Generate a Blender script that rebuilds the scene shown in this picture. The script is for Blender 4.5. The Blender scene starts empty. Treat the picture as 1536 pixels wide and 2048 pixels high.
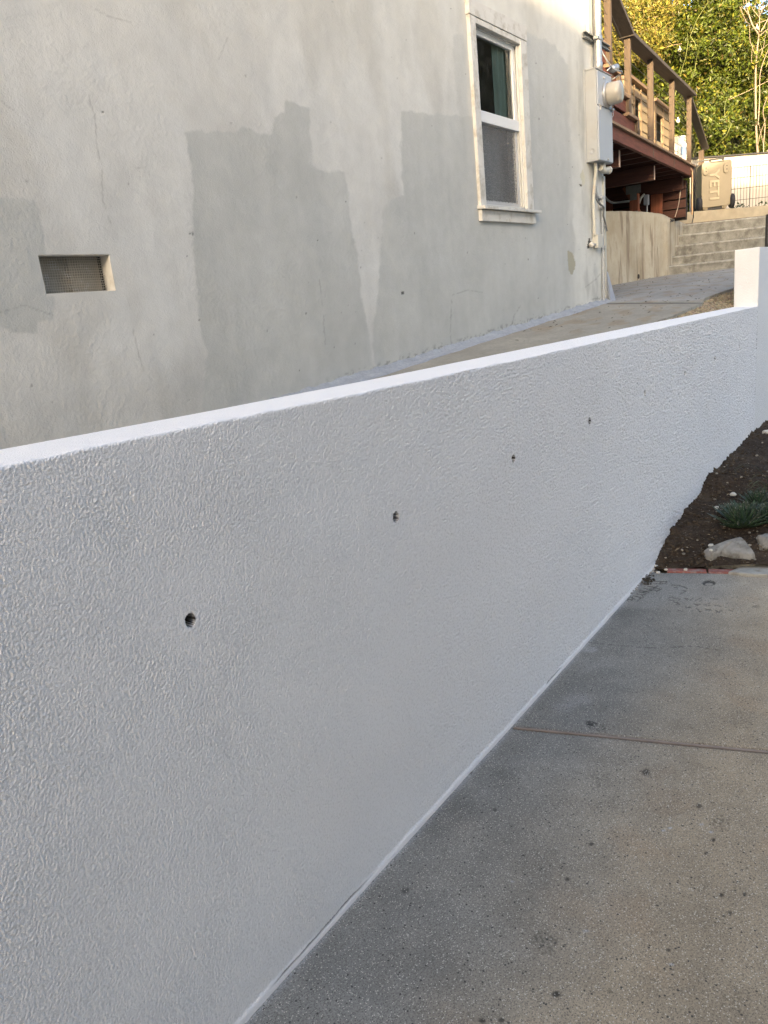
import bpy, bmesh, math, random
import numpy as np
from mathutils import Vector, Matrix
random.seed(7); RNG = np.random.default_rng(7)
SC = bpy.context.scene; COL = SC.collection

# ------------------------------------------------------------------ camera
EYE = np.array([0, 0, 1.6]); F = 1500.; CEN = np.array([768., 1024.])
def _n(v): v = np.array(v, float); return v / np.linalg.norm(v)
_v1 = np.array([1889., 492.]) - CEN
_dx = 572.; _dy = (_v1[0]*_dx + F*F) / (-_v1[1])
_X = _n([_v1[0], _v1[1], F]); _Z = -_n([_dx, _dy, F]); _Y = np.cross(_Z, _X)
R = np.array([_X, _Y, _Z])                      # camera axes (right, down, forward) -> world
cam = bpy.data.cameras.new('camera'); co = bpy.data.objects.new('camera', cam); COL.objects.link(co)
cam.sensor_fit = 'VERTICAL'; cam.sensor_height = 36; cam.lens = F*36/2048
cam.clip_start = .02; cam.clip_end = 900
r_, u_, b_ = R[:, 0], -R[:, 1], -R[:, 2]
co.matrix_world = Matrix([[r_[0], u_[0], b_[0], 0], [r_[1], u_[1], b_[1], 0], [r_[2], u_[2], b_[2], 1.6], [0, 0, 0, 1]])
SC.camera = co

# ------------------------------------------------------------------ light
SUN_EL, SUN_AZ = 12., 210.                      # direction towards the sun, from +X
w = bpy.data.worlds.new('World'); SC.world = w; w.use_nodes = True
_s = w.node_tree.nodes.new('ShaderNodeTexSky'); _s.sky_type = 'NISHITA'; _s.sun_disc = False
_s.sun_elevation = math.radians(SUN_EL); _s.sun_rotation = math.radians(90 - SUN_AZ)
_s.air_density = .8; _s.dust_density = 3.5; _s.ozone_density = .4
w.node_tree.links.new(_s.outputs[0], w.node_tree.nodes['Background'].inputs[0])
w.node_tree.nodes['Background'].inputs[1].default_value = .15
sl = bpy.data.lights.new('sun', 'SUN'); sl.energy = 2.1; sl.angle = math.radians(.8); sl.color = (1, .76, .45)
so = bpy.data.objects.new('sun', sl); COL.objects.link(so)
_d = Vector((math.cos(math.radians(SUN_EL))*math.cos(math.radians(SUN_AZ)), math.cos(math.radians(SUN_EL))*math.sin(math.radians(SUN_AZ)), math.sin(math.radians(SUN_EL))))
so.rotation_euler = _d.to_track_quat('Z', 'Y').to_euler()
SC.view_settings.view_transform = 'Standard'; SC.view_settings.look = 'None'
SC.cycles.use_adaptive_sampling = False; SC.cycles.denoising_prefilter = 'NONE'; SC.view_settings.gamma = 1; SC.view_settings.exposure = 2.38

# ------------------------------------------------------------------ helpers
def ray(px, py): return R @ np.array([px-CEN[0], py-CEN[1], F])
def onz(px, py, z): r = ray(px, py); return EYE + (z-1.6)/r[2]*r
def ony(px, py, y): r = ray(px, py); return EYE + y/r[1]*r
def onx(px, py, x): r = ray(px, py); return EYE + x/r[0]*r
def dep(px, py, t): return EYE + t*(ray(px, py)/F)
def proj(P):
    q = (np.asarray(P) - EYE) @ R
    return q[..., 0]/q[..., 2]*F + CEN[0], q[..., 1]/q[..., 2]*F + CEN[1]

def tag(o, label=None, cat=None, group=None, kind=None):
    if label: o['label'] = label
    if cat: o['category'] = cat
    if group: o['group'] = group
    if kind: o['kind'] = kind
    return o
def thing(name, label, cat, loc=(0, 0, 0), group=None):
    o = bpy.data.objects.new(name, None); COL.objects.link(o); o.location = [float(v) for v in loc]
    o.empty_display_size = .1
    return tag(o, label, cat, group)

class MB:
    """collects shapes (world coordinates) and links them as ONE mesh object"""
    def __init__(s): s.v = []; s.f = []; s.sm = []; s.parts = []
    def add(s, vs, fs, smooth=False):
        s.parts.append((vs, fs, smooth)); n = len(s.v); s.v += [tuple(float(c) for c in v) for v in vs]
        s.f += [tuple(i+n for i in f) for f in fs]; s.sm += [smooth]*len(fs); return s
    def hexa(s, p):   # 8 corners: bottom 4 ccw, top 4 ccw
        return s.add(p, [(3, 2, 1, 0), (4, 5, 6, 7), (0, 1, 5, 4), (1, 2, 6, 5), (2, 3, 7, 6), (3, 0, 4, 7)])
    def box(s, a, b):
        (x0, y0, z0), (x1, y1, z1) = a, b
        return s.hexa([(x0, y0, z0), (x1, y0, z0), (x1, y1, z0), (x0, y1, z0), (x0, y0, z1), (x1, y0, z1), (x1, y1, z1), (x0, y1, z1)])
    def obox(s, o, ax, ay, az):   # origin corner and three edge vectors
        o, ax, ay, az = [np.array(q, float) for q in (o, ax, ay, az)]
        return s.hexa([o, o+ax, o+ax+ay, o+ay, o+az, o+ax+az, o+ax+ay+az, o+ay+az])
    def beam(s, p, q, wd, ht, up=(0, 0, 1)):
        p, q = np.array(p, float), np.array(q, float); d = _n(q-p); sd = _n(np.cross(d, up)); u = np.cross(sd, d)
        a, b = sd*wd/2, u*ht/2
        return s.hexa([p-a-b, p+a-b, q+a-b, q-a-b, p-a+b, p+a+b, q+a+b, q-a+b])
    def prism(s, poly, dv):
        n = len(poly); poly = [np.array(p, float) for p in poly]; dv = np.array(dv, float)
        s.add(poly + [p+dv for p in poly], [tuple(range(n))[::-1], tuple(range(n, 2*n))] + [(i, (i+1) % n, n+(i+1) % n, n+i) for i in range(n)]); return s
    def tube(s, pts, r, n=8, cap=True, smooth=True):
        pts = [np.array(p, float) for p in pts]; rs = r if hasattr(r, '__len__') else [r]*len(pts)
        vs = []; ref = None
        for i, p in enumerate(pts):
            d = _n(pts[min(i+1, len(pts)-1)] - pts[max(i-1, 0)])
            if ref is None: ref = np.array([0, 0, 1.]) if abs(d[2]) < .9 else np.array([1., 0, 0])
            a = _n(np.cross(d, ref)); b = np.cross(d, a); ref = _n(np.cross(a, d)) if False else np.cross(a, d)
            for k in range(n):
                t = 2*math.pi*k/n; vs.append(p + rs[i]*(math.cos(t)*a + math.sin(t)*b))
        m = len(pts)
        fs = [(i*n+k, i*n+(k+1) % n, (i+1)*n+(k+1) % n, (i+1)*n+k) for i in range(m-1) for k in range(n)]
        s.add(vs, fs, smooth)
        if cap: s.add(vs[:n], [tuple(range(n))]); s.add(vs[-n:], [tuple(range(n))[::-1]])
        return s
    def lathe(s, c, prof, n=24, axis=(0, 0, 1), smooth=True):
        c = np.array(c, float); ax = _n(axis); a = _n(np.cross(ax, [1, 0, 0] if abs(ax[0]) < .9 else [0, 1, 0])); b = np.cross(ax, a)
        vs = [c + ax*h + r*(math.cos(2*math.pi*k/n)*a + math.sin(2*math.pi*k/n)*b) for r, h in prof for k in range(n)]
        fs = [(i*n+k, i*n+(k+1) % n, (i+1)*n+(k+1) % n, (i+1)*n+k) for i in range(len(prof)-1) for k in range(n)]
        fs += [tuple(range(n))[::-1], tuple(range((len(prof)-1)*n, len(prof)*n))]
        return s.add(vs, fs, smooth)
    def each(s, name, m, parent=None, bevel=0):
        return [MB().add(*p).build(name, m, parent, bevel) for p in s.parts]
    def build(s, name, m, parent=None, bevel=0, segs=2):
        me = bpy.data.meshes.new(name); me.from_pydata(s.v, [], s.f); me.polygons.foreach_set('use_smooth', s.sm)
        me.validate(); 
        bm = bmesh.new(); bm.from_mesh(me); bmesh.ops.recalc_face_normals(bm, faces=bm.faces)
        if bevel:
            es = [e for e in bm.edges if len(e.link_faces) == 2 and e.calc_face_angle(0) > .6]
            bmesh.ops.bevel(bm, geom=es, offset=bevel, segments=segs, affect='EDGES', profile=.5)
        bm.to_mesh(me); bm.free()
        return link(name, me, m, parent)
def link(name, me, m, parent=None):
    me.materials.append(m)
    o = bpy.data.objects.new(name, me); COL.objects.link(o)
    if parent is not None:
        o.parent = parent; P = Matrix.Translation(parent.location) if parent.parent is None else Matrix.Translation(parent.matrix_basis.translation)
        # every thing is an empty or mesh that is only translated, parts keep world coordinates
        off = Vector((0, 0, 0)); q = parent
        while q is not None: off += q.location; q = q.parent
        o.location = -off
    return o
def npmesh(name, V, Q, m, parent=None, attrs=None, smooth=True):
    """V (n,3), Q (k,3|4) index arrays; attrs {name:(n,3)}"""
    me = bpy.data.meshes.new(name); V = np.ascontiguousarray(V, np.float32); Q = np.ascontiguousarray(Q, np.int32)
    me.vertices.add(len(V)); me.vertices.foreach_set('co', V.ravel())
    k = Q.shape[1]; me.loops.add(Q.size); me.loops.foreach_set('vertex_index', Q.ravel())
    me.polygons.add(len(Q)); me.polygons.foreach_set('loop_start', np.arange(0, Q.size, k, dtype=np.int32)); me.polygons.foreach_set('loop_total', np.full(len(Q), k, np.int32))
    me.polygons.foreach_set('use_smooth', np.full(len(Q), smooth))
    for nm, A in (attrs or {}).items():
        at = me.color_attributes.new(nm, 'FLOAT_COLOR', 'POINT')
        at.data.foreach_set('color', np.concatenate([A, np.ones((len(A), 1))], 1).astype(np.float32).ravel())
    me.update(calc_edges=True)
    return link(name, me, m, parent)
def gridquads(nu, nv, mask=None):
    i = np.arange(nu*nv).reshape(nu, nv)
    q = np.stack([i[:-1, :-1], i[1:, :-1], i[1:, 1:], i[:-1, 1:]], -1)
    if mask is not None: q = q[mask]
    return q.reshape(-1, 4)
# gradient noise
_perm = np.random.default_rng(3).permutation(512); _g = np.random.default_rng(4).uniform(0, 2*np.pi, 512)
def perlin(x, y, seed=0):
    x = x + seed*17.3; y = y + seed*9.1
    xi = np.floor(x).astype(np.int64); yi = np.floor(y).astype(np.int64); xf = x-xi; yf = y-yi
    def gr(ix, iy, dx, dy):
        h = _g[_perm[(_perm[ix & 511] + iy) & 511]]; return np.cos(h)*dx + np.sin(h)*dy
    u = xf*xf*xf*(xf*(xf*6-15)+10); v = yf*yf*yf*(yf*(yf*6-15)+10)
    a = gr(xi, yi, xf, yf); b = gr(xi+1, yi, xf-1, yf); c = gr(xi, yi+1, xf, yf-1); d = gr(xi+1, yi+1, xf-1, yf-1)
    return (a + u*(b-a)) + v*((c + u*(d-c)) - (a + u*(b-a)))
def fbm(x, y, o=4, seed=0, gain=.5):
    s = 0; a = 1
    for k in range(o): s = s + a*perlin(x, y, seed+k); x = x*2.03; y = y*2.03; a *= gain
    return s
def ss(a, b, x): t = np.clip((x-a)/(b-a), 0, 1); return t*t*(3-2*t)
def inpoly(px, py, poly):
    c = np.zeros(px.shape, bool); n = len(poly)
    for i in range(n):
        (x0, y0), (x1, y1) = poly[i], poly[(i+1) % n]
        if y0 == y1: continue
        c ^= ((y0 > py) != (y1 > py)) & (px < (x1-x0)*(py-y0)/(y1-y0)+x0)
    return c
def dline(px, py, pts):
    d = np.full(px.shape, 1e9)
    for (x0, y0), (x1, y1) in zip(pts[:-1], pts[1:]):
        vx, vy = x1-x0, y1-y0; t = np.clip(((px-x0)*vx+(py-y0)*vy)/(vx*vx+vy*vy+1e-9), 0, 1)
        d = np.minimum(d, np.hypot(px-x0-t*vx, py-y0-t*vy))
    return d

# ------------------------------------------------------------------ materials
def newmat(name):
    m = bpy.data.materials.new(name); m.use_nodes = True; nt = m.node_tree
    return m, nt, nt.nodes['Principled BSDF']
def N(nt, t, **kw):
    n = nt.nodes.new(t)
    for k, v in kw.items():
        if k in n.inputs: n.inputs[k].default_value = v
        else: setattr(n, k, v)
    return n
def coords(nt, scale=(1, 1, 1), rot=(0, 0, 0)):
    tc = N(nt, 'ShaderNodeTexCoord'); mp = N(nt, 'ShaderNodeMapping'); mp.inputs['Scale'].default_value = scale; mp.inputs['Rotation'].default_value = rot
    nt.links.new(tc.outputs['Object'], mp.inputs[0]); return mp.outputs[0]
def mixc(nt, fac, a, b, mode='MIX'):
    m = N(nt, 'ShaderNodeMix', data_type='RGBA', blend_type=mode)
    for s, v in ((m.inputs[0], fac), (m.inputs[6], a), (m.inputs[7], b)):
        if hasattr(v, 'is_linked'): nt.links.new(v, s)
        elif isinstance(v, (int, float)): s.default_value = v
        else: s.default_value = (*v, 1)
    return m.outputs[2]
def ramp(nt, v, stops):
    r = N(nt, 'ShaderNodeValToRGB'); e = r.color_ramp.elements
    while len(e) < len(stops): e.new(.5)
    for i, (p, c) in enumerate(stops): e[i].position = p; e[i].color = (c, c, c, 1) if isinstance(c, (int, float)) else (*c, 1)
    nt.links.new(v, r.inputs[0]); return r.outputs[0]
def noise(nt, vec, scale, detail=3, rough=.5, dist=0):
    n = N(nt, 'ShaderNodeTexNoise'); n.inputs['Scale'].default_value = scale; n.inputs['Detail'].default_value = detail
    n.inputs['Roughness'].default_value = rough; n.inputs['Distortion'].default_value = dist; nt.links.new(vec, n.inputs['Vector']); return n.outputs['Fac']
def bump(nt, b, h, strength, dist, prev=None):
    n = N(nt, 'ShaderNodeBump'); n.inputs['Strength'].default_value = strength; n.inputs['Distance'].default_value = dist
    nt.links.new(h, n.inputs['Height'])
    if prev is not None: nt.links.new(prev, n.inputs['Normal'])
    nt.links.new(n.outputs[0], b.inputs['Normal']); return n.outputs[0]
def simple(name, col, rough=.6, var=.12, vscale=8, metal=0, bs=60, bd=.001, bst=.3, stretch=(1, 1, 1), spec=.5, dirt=None, dscale=5):
    m, nt, b = newmat(name); v = coords(nt, stretch)
    f = noise(nt, v, vscale, 4, .6); c = mixc(nt, ramp(nt, f, [(.3, 0), (.7, 1)]), tuple(x*(1-var) for x in col), tuple(min(1, x*(1+var)) for x in col))
    if dirt is not None:
        d = noise(nt, v, dscale, 5, .65); c = mixc(nt, ramp(nt, d, [(.5, 0), (.68, .8)]), c, dirt)
    nt.links.new(c, b.inputs['Base Color']); b.inputs['Roughness'].default_value = rough; b.inputs['Metallic'].default_value = metal
    b.inputs['Specular IOR Level'].default_value = spec
    if bst: bump(nt, b, noise(nt, v, bs, 3), bst, bd)
    return m
def attrmat(name, attr, rough=.8, bs=250, bd=.001, bst=.4, speck=None, spec=.3, fine=None):
    m, nt, b = newmat(name); a = N(nt, 'ShaderNodeVertexColor', layer_name=attr); v = coords(nt)
    c = a.outputs[0]
    if fine: c = mixc(nt, ramp(nt, noise(nt, v, fine[0], 4, .7), [(.35, 0), (.65, 1)]), mixc(nt, 1., c, (fine[1],)*3, 'MULTIPLY'), c)
    if speck:
        for sc, th, col, am in speck:
            vo = N(nt, 'ShaderNodeTexVoronoi'); vo.inputs['Scale'].default_value = sc; nt.links.new(v, vo.inputs['Vector'])
            sp = N(nt, 'ShaderNodeSeparateColor'); nt.links.new(vo.outputs['Color'], sp.inputs[0])
            k = ramp(nt, sp.outputs[0], [(th, 0), (th+.01, am)]); dd = ramp(nt, vo.outputs['Distance'], [(.3, 1), (.5, 0)])
            mm = N(nt, 'ShaderNodeMath', operation='MULTIPLY'); nt.links.new(k, mm.inputs[0]); nt.links.new(dd, mm.inputs[1])
            c = mixc(nt, mm.outputs[0], c, col)
    nt.links.new(c, b.inputs['Base Color']); b.inputs['Roughness'].default_value = rough; b.inputs['Specular IOR Level'].default_value = spec
    if bst: bump(nt, b, noise(nt, v, bs, 4, .6), bst, bd)
    return m
def wood(name, col, var=.3, rough=.7, axis='x', grain=1.):
    st = {'x': (1.2, 22, 22), 'y': (22, 1.2, 22), 'z': (22, 22, 1.2)}[axis]
    m, nt, b = newmat(name); v = coords(nt, st); f = noise(nt, v, 2.2*grain, 5, .6, .4)
    c = mixc(nt, ramp(nt, f, [(.3, 0), (.7, 1)]), tuple(x*(1-var) for x in col), tuple(x*(1+var*.6) for x in col))
    nt.links.new(c, b.inputs['Base Color']); b.inputs['Roughness'].default_value = rough; bump(nt, b, f, .4, .002); return m
M = {}
M['stucco'] = attrmat('white_stucco_paint', 'col', .85, 320, .003, 1., spec=.22)
M['house'] = attrmat('house_wall_paint', 'col', .7, 170, .0026, .7, spec=.35)
M['drive'] = attrmat('driveway_concrete', 'col', .75, 260, .001, .45, spec=.35, fine=(190, .55),
                     speck=[(300, .62, (.09, .082, .07), .85), (140, .95, (.04, .038, .035), .9), (260, .86, (.66, .61, .53), .75)])
M['path'] = attrmat('path_concrete', 'col', .85, 120, .001, .3, fine=(60, .8))
M['soil'] = attrmat('soil', 'col', .95, 150, .004, .8, fine=(120, .45), speck=[(130, .95, (.22, .2, .17), .8)])
M['white_paint'] = simple('white_window_paint', (.60, .60, .57), .45, .04, 6, bs=80, bst=.1)
M['old_paint'] = simple('aged_white_paint', (.58, .565, .525), .6, .06, 9, dirt=(.36, .33, .27), dscale=14, bs=70, bst=.4)
M['vinyl'] = simple('white_vinyl', (.70, .71, .71), .35, .02, 3, bst=0)
M['meter_grey'] = simple('grey_enamel', (.38, .41, .45), .42, .04, 5, bs=40, bst=.05)
M['meter_side'] = simple('grey_enamel_worn', (.34, .355, .365), .5, .05, 5, bs=40, bst=.05, dirt=(.33, .33, .32), dscale=7)
M['galv'] = simple('galvanised_steel', (.50, .50, .50), .38, .1, 14, metal=.75, bst=.1)
M['conduit_grey'] = simple('grey_conduit', (.34, .36, .38), .45, .08, 12, bst=.1)
M['cream'] = simple('cream_painted_conduit', (.48, .47, .41), .55, .08, 10, dirt=(.36, .2, .08), dscale=6, bst=.15)
M['cream_clean'] = simple('cream_paint', (.48, .475, .43), .55, .05, 10, bst=.15)
M['black'] = simple('black_plastic', (.015, .015, .017), .5, .2, 10, bst=.1)
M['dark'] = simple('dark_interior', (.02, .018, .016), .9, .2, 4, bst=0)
M['meter_glass'] = simple('aged_meter_glass', (.36, .34, .30), .2, .1, 10, bst=0)
M['redwood'] = wood('redwood_stain', (.15, .045, .025), .4)
M['redwood_y'] = wood('redwood_crosswise_shaded', (.075, .026, .016), .4, axis='y')  # redwood darkened: the shade under the deck is put into the colour
M['redwood_z'] = wood('redwood_upright_lit', (.29, .095, .048), .35, axis='z')  # redwood lightened: the light on the posts is put into the colour
M['endgrain'] = simple('pale_end_grain', (.55, .42, .33), .8, .1, 30, bst=.2)
M['tan'] = wood('tan_deck_board', (.26, .17, .10), .25)
M['tan_z'] = wood('tan_post_wood', (.115, .08, .052), .25, axis='z')
M['rail'] = wood('dark_rail_wood', (.075, .06, .048), .3)
M['siding'] = simple('cream_siding', (.32, .25, .155), .7, .1, 10, stretch=(1, 1, 6), bst=.2, bs=30)
M['steel'] = simple('dull_steel_plate', (.24, .245, .23), .5, .15, 30, metal=.5, bst=.2)
M['tank'] = simple('white_tank_enamel', (.7, .69, .66), .4, .05, 10, bst=.05)
M['cooler'] = simple('tan_cooler_plastic', (.25, .205, .13), .5, .05, 6, bs=300, bst=.15)
M['cooler_text'] = simple('tan_embossing_lit', (.38, .32, .21), .5, .04, 6, bst=0)  # lighter than the body: light on the raised letters put into the colour
M['tyre'] = simple('black_rubber', (.02, .02, .023), .8, .2, 20, bst=.3)
M['wire'] = simple('dark_wire', (.05, .045, .04), .5, .1, 20, bst=0)
M['cable'] = simple('stainless_cable', (.08, .08, .08), .4, .1, 20, bst=0)
M['fence_white'] = simple('white_fence_board', (.44, .405, .35), .6, .05, 4, bst=.1)
M['stucco_old'] = None
M['brick'] = simple('red_brick', (.27, .095, .075), .8, .2, 20, dirt=(.32, .27, .24), dscale=26, bs=90, bd=.003, bst=.5)
M['rock'] = simple('pale_rock', (.26, .25, .225), .85, .25, 22, dirt=(.10, .085, .06), dscale=18, bs=70, bd=.006, bst=.8)
M['slab'] = simple('pale_concrete', (.36, .35, .31), .85, .12, 14, bs=120, bd=.002, bst=.4, dirt=(.2, .18, .15), dscale=12)
M['pebble'] = simple('white_pebble', (.6, .57, .5), .6, .1, 30, bst=.1)
M['joint'] = wood('joint_filler_wood', (.25, .205, .178), .3, axis='y')
M['gravel'] = simple('river_gravel', (.30, .25, .18), .8, .45, 35, bst=.3)
M['branch'] = simple('pale_bark', (.30, .235, .165), .8, .25, 12, stretch=(1, 1, .3), bst=.3)
M['litter'] = simple('dry_leaf', (.07, .05, .033), .8, .4, 30, bst=0)
M['screen'] = None; M['glass'] = None
M['curtain'] = simple('green_curtain', (.22, .31, .245), .8, .15, 6, stretch=(8, 8, 1), bst=0)
M['curtain_grey'] = simple('grey_blind', (.5, .5, .48), .8, .15, 6, stretch=(8, 8, 1), bst=0)
M['shade_house'] = simple('shade_house_stucco', (.50, .46, .40), .85, .06, 3, bst=.2)  # walls of the unseen house added to cast shade
M['roof'] = simple('roof_shingle', (.12, .10, .09), .9, .2, 6, bst=.4)
def glassmat():
    m, nt, b = newmat('window_glass'); out = nt.nodes['Material Output']; nt.nodes.remove(b)
    v = coords(nt); g = N(nt, 'ShaderNodeBsdfGlossy'); g.inputs['Roughness'].default_value = .04; t = N(nt, 'ShaderNodeBsdfTransparent')
    dd = N(nt, 'ShaderNodeBsdfDiffuse'); dd.inputs['Color'].default_value = (.5, .5, .48, 1)
    fr = N(nt, 'ShaderNodeFresnel'); fr.inputs[0].default_value = 1.5; mx = N(nt, 'ShaderNodeMixShader'); mx2 = N(nt, 'ShaderNodeMixShader')
    nt.links.new(fr.outputs[0], mx.inputs[0]); nt.links.new(t.outputs[0], mx.inputs[1]); nt.links.new(g.outputs[0], mx.inputs[2])
    nt.links.new(ramp(nt, noise(nt, v, 14, 6, .75), [(.5, .015), (.8, .10)]), mx2.inputs[0]); nt.links.new(mx.outputs[0], mx2.inputs[1]); nt.links.new(dd.outputs[0], mx2.inputs[2])
    nt.links.new(mx2.outputs[0], out.inputs[0]); return m
M['glass'] = glassmat()
def screenmat(name, cell, wire, col, seed=0):
    """woven mesh: opaque wires, clear holes (wires laid out in object X/Z)"""
    m, nt, b = newmat(name); out = nt.nodes['Material Output']; tc = N(nt, 'ShaderNodeTexCoord'); sp = N(nt, 'ShaderNodeSeparateXYZ'); nt.links.new(tc.outputs['Object'], sp.inputs[0])
    res = []
    for k in ('X', 'Z'):
        a = N(nt, 'ShaderNodeMath', operation='DIVIDE'); nt.links.new(sp.outputs[k], a.inputs[0]); a.inputs[1].default_value = cell
        f = N(nt, 'ShaderNodeMath', operation='FRACT'); nt.links.new(a.outputs[0], f.inputs[0])
        l = N(nt, 'ShaderNodeMath', operation='LESS_THAN'); nt.links.new(f.outputs[0], l.inputs[0]); l.inputs[1].default_value = wire; res.append(l)
    mx = N(nt, 'ShaderNodeMath', operation='MAXIMUM'); nt.links.new(res[0].outputs[0], mx.inputs[0]); nt.links.new(res[1].outputs[0], mx.inputs[1])
    c = mixc(nt, ramp(nt, noise(nt, coords(nt), 30, 3), [(.55, 0), (.7, 1)]), col, (.45, .43, .4)); nt.links.new(c, b.inputs['Base Color'])
    t = N(nt, 'ShaderNodeBsdfTransparent'); ms = N(nt, 'ShaderNodeMixShader'); nt.links.new(mx.outputs[0], ms.inputs[0]); nt.links.new(t.outputs[0], ms.inputs[1]); nt.links.new(b.outputs[0], ms.inputs[2]); nt.links.new(ms.outputs[0], out.inputs[0])
    return m
M['hardware_cloth'] = screenmat('galvanised_vent_mesh', .0085, .2, (.36, .33, .27))
def insect():
    m, nt, b = newmat('insect_screen'); out = nt.nodes['Material Output']; v = coords(nt, (1, 1, 5)); v2 = coords(nt, (3, 1, 8), (0, .5, 0))
    b.inputs['Base Color'].default_value = (.20, .20, .20, 1); b.inputs['Roughness'].default_value = .8
    t = N(nt, 'ShaderNodeBsdfTransparent'); ms = N(nt, 'ShaderNodeMixShader')
    f = mixc(nt, .5, ramp(nt, noise(nt, v, 22, 6, .8), [(.4, .30), (.7, .75)]), ramp(nt, noise(nt, v2, 16, 5, .8), [(.45, .3), (.62, .9)]))
    nt.links.new(f, ms.inputs[0]); nt.links.new(t.outputs[0], ms.inputs[1]); nt.links.new(b.outputs[0], ms.inputs[2]); nt.links.new(ms.outputs[0], out.inputs[0]); return m
M['insect'] = insect()
def stained():
    m, nt, b = newmat('stained_concrete'); v = coords(nt, (3.2, 3.2, .35)); v1 = coords(nt); v3 = coords(nt, (9, 9, 1.2))
    f = noise(nt, v, 1.5, 3, .5, 1.2); g = noise(nt, v3, 1.6, 5, .7, .3)
    c = mixc(nt, ramp(nt, noise(nt, v1, 2.5, 5, .6), [(.35, 0), (.7, 1)]), (.43, .395, .315), (.33, .285, .205))
    c = mixc(nt, ramp(nt, g, [(.5, 0), (.75, .3)]), c, (.26, .21, .145))
    c = mixc(nt, ramp(nt, f, [(.54, 0), (.60, .75), (.63, .2)]), c, (.15, .105, .07))
    c = mixc(nt, ramp(nt, noise(nt, v1, 14, 5, .75), [(.55, 0), (.75, .45)]), c, (.19, .165, .13))
    nt.links.new(c, b.inputs['Base Color']); b.inputs['Roughness'].default_value = .9; bump(nt, b, noise(nt, v1, 40, 5, .7), .6, .006); return m
M['stained'] = stained()
M['stair'] = simple('weathered_stair_concrete', (.27, .262, .232), .9, .3, 9, dirt=(.12, .11, .095), dscale=7, bs=45, bd=.008, bst=.7)
M['topwall'] = simple('tan_concrete', (.31, .265, .185), .9, .15, 6, dirt=(.27, .22, .15), dscale=5, bs=50, bd=.004, bst=.4)
def leafmat(name, rough=.45, trans=.35):
    m, nt, b = newmat(name); out = nt.nodes['Material Output']; a = N(nt, 'ShaderNodeVertexColor', layer_name='col'); nt.links.new(a.outputs[0], b.inputs['Base Color']); b.inputs['Roughness'].default_value = rough
    t = N(nt, 'ShaderNodeBsdfTranslucent'); nt.links.new(mixc(nt, 1., a.outputs[0], (1.3, 1.35, .5), 'MULTIPLY'), t.inputs[0])
    ms = N(nt, 'ShaderNodeMixShader'); ms.inputs[0].default_value = trans; nt.links.new(b.outputs[0], ms.inputs[1]); nt.links.new(t.outputs[0], ms.inputs[2]); nt.links.new(ms.outputs[0], out.inputs[0]); return m
M['leaf'] = leafmat('leaf')
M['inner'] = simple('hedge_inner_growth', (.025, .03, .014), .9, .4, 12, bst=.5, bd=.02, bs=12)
M['aloe'] = simple('aloe_leaf', (.03, .058, .03), .42, .3, 25, bst=.1)
M['grass'] = simple('grass_blade', (.09, .13, .05), .6, .3, 9, bst=0)
M['lamp'] = simple('frosted_bulb', (.8, .78, .7), .3, .03, 5, bst=0)
M['blue'] = simple('blue_label', (.16, .26, .42), .5, .05, 10, bst=0)
M['ink'] = simple('grey_label_print', (.3, .3, .3), .6, .1, 30, bst=0)

WY = 1.2136            # front face of the white wall
HY = 2.4               # face of the house
HX = 6.78              # far corner of the house
def zp(X, Y=2.4): return np.interp(X, [-4, 3, 6.7, 9.7, 11.8], [.9, 1.245, 1.43, 1.545, 1.6]) - .062*np.clip(2.4-Y, 0, 2)

# ------------------------------------------------------------------ ground
g = MB(); g.box((-260, -260, -.5), (260, 260, -.03)); tag(g.build('ground', simple('bare_ground', (.12, .10, .07), .95, .2, 2)), kind='structure')

# driveway: dense sheet with colour, cracks, stains and scratched writing
def jx(y): return 2.266 + (y-1.217)*(2.511-2.266)/(.361-1.217)
xs = np.concatenate([np.linspace(-1.5, .55, 60)[:-1], np.linspace(.55, 1.6, 330)[:-1], np.linspace(1.6, 3.2, 330)[:-1], np.linspace(3.2, 4.3, 260)])
ys = np.concatenate([np.linspace(-1.6, -.25, 50)[:-1], np.linspace(-.25, 1.26, 420)])
X, Y = np.meshgrid(xs, ys, indexing='ij')
bx = lambda y: 4.045 + (y-1.164)*(4.209-4.045)/(.639-1.164)      # edge against the bricks
X = np.where(X > 3.2, 3.2 + (X-3.2)*(bx(Y)-3.2)/1.1, X)
Z = .0015*fbm(X*3, Y*3, 3, 1)
px, py = proj(np.stack([X, Y, Z], -1).reshape(-1, 3)); px = px.reshape(X.shape); py = py.reshape(X.shape)
tanf = ss(1.15, .45, Y + .16*fbm(X*1.7, Y*1.7, 3, 5))
c1, c2 = np.array([.275, .27, .25]), np.array([.41, .335, .235])
C = c1 + (c2-c1)*tanf[..., None]
nz = fbm(X*2.3, Y*2.3, 4, 9); C = C*(1+.2*nz[..., None]); n2 = fbm(X*9, Y*9, 3, 22); C = C*(1+.16*n2[..., None])
red = ss(.1, .5, fbm(X*4, Y*4, 3, 31))*tanf; C = C*(1-red[..., None]*np.array([.0, .05, .09]))
far = ss(3.2, 3.7, X); C = C*(1+.22*far[..., None])                                     # smoother, paler finish near the bricks
spill = np.exp(-((WY-Y)/(.016+.010*fbm(X*4, Y*0+2, 2, 3)))**2)*.6; C = C*(1-spill[..., None]) + np.array([.50, .52, .55])*spill[..., None]   # paint over-spray at the wall foot
dk = ss(.05, .35, fbm(X*2+5, Y*2, 3, 41))*ss(.35, .03, WY-Y)*.2; C = C*(1-dk[..., None])
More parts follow.
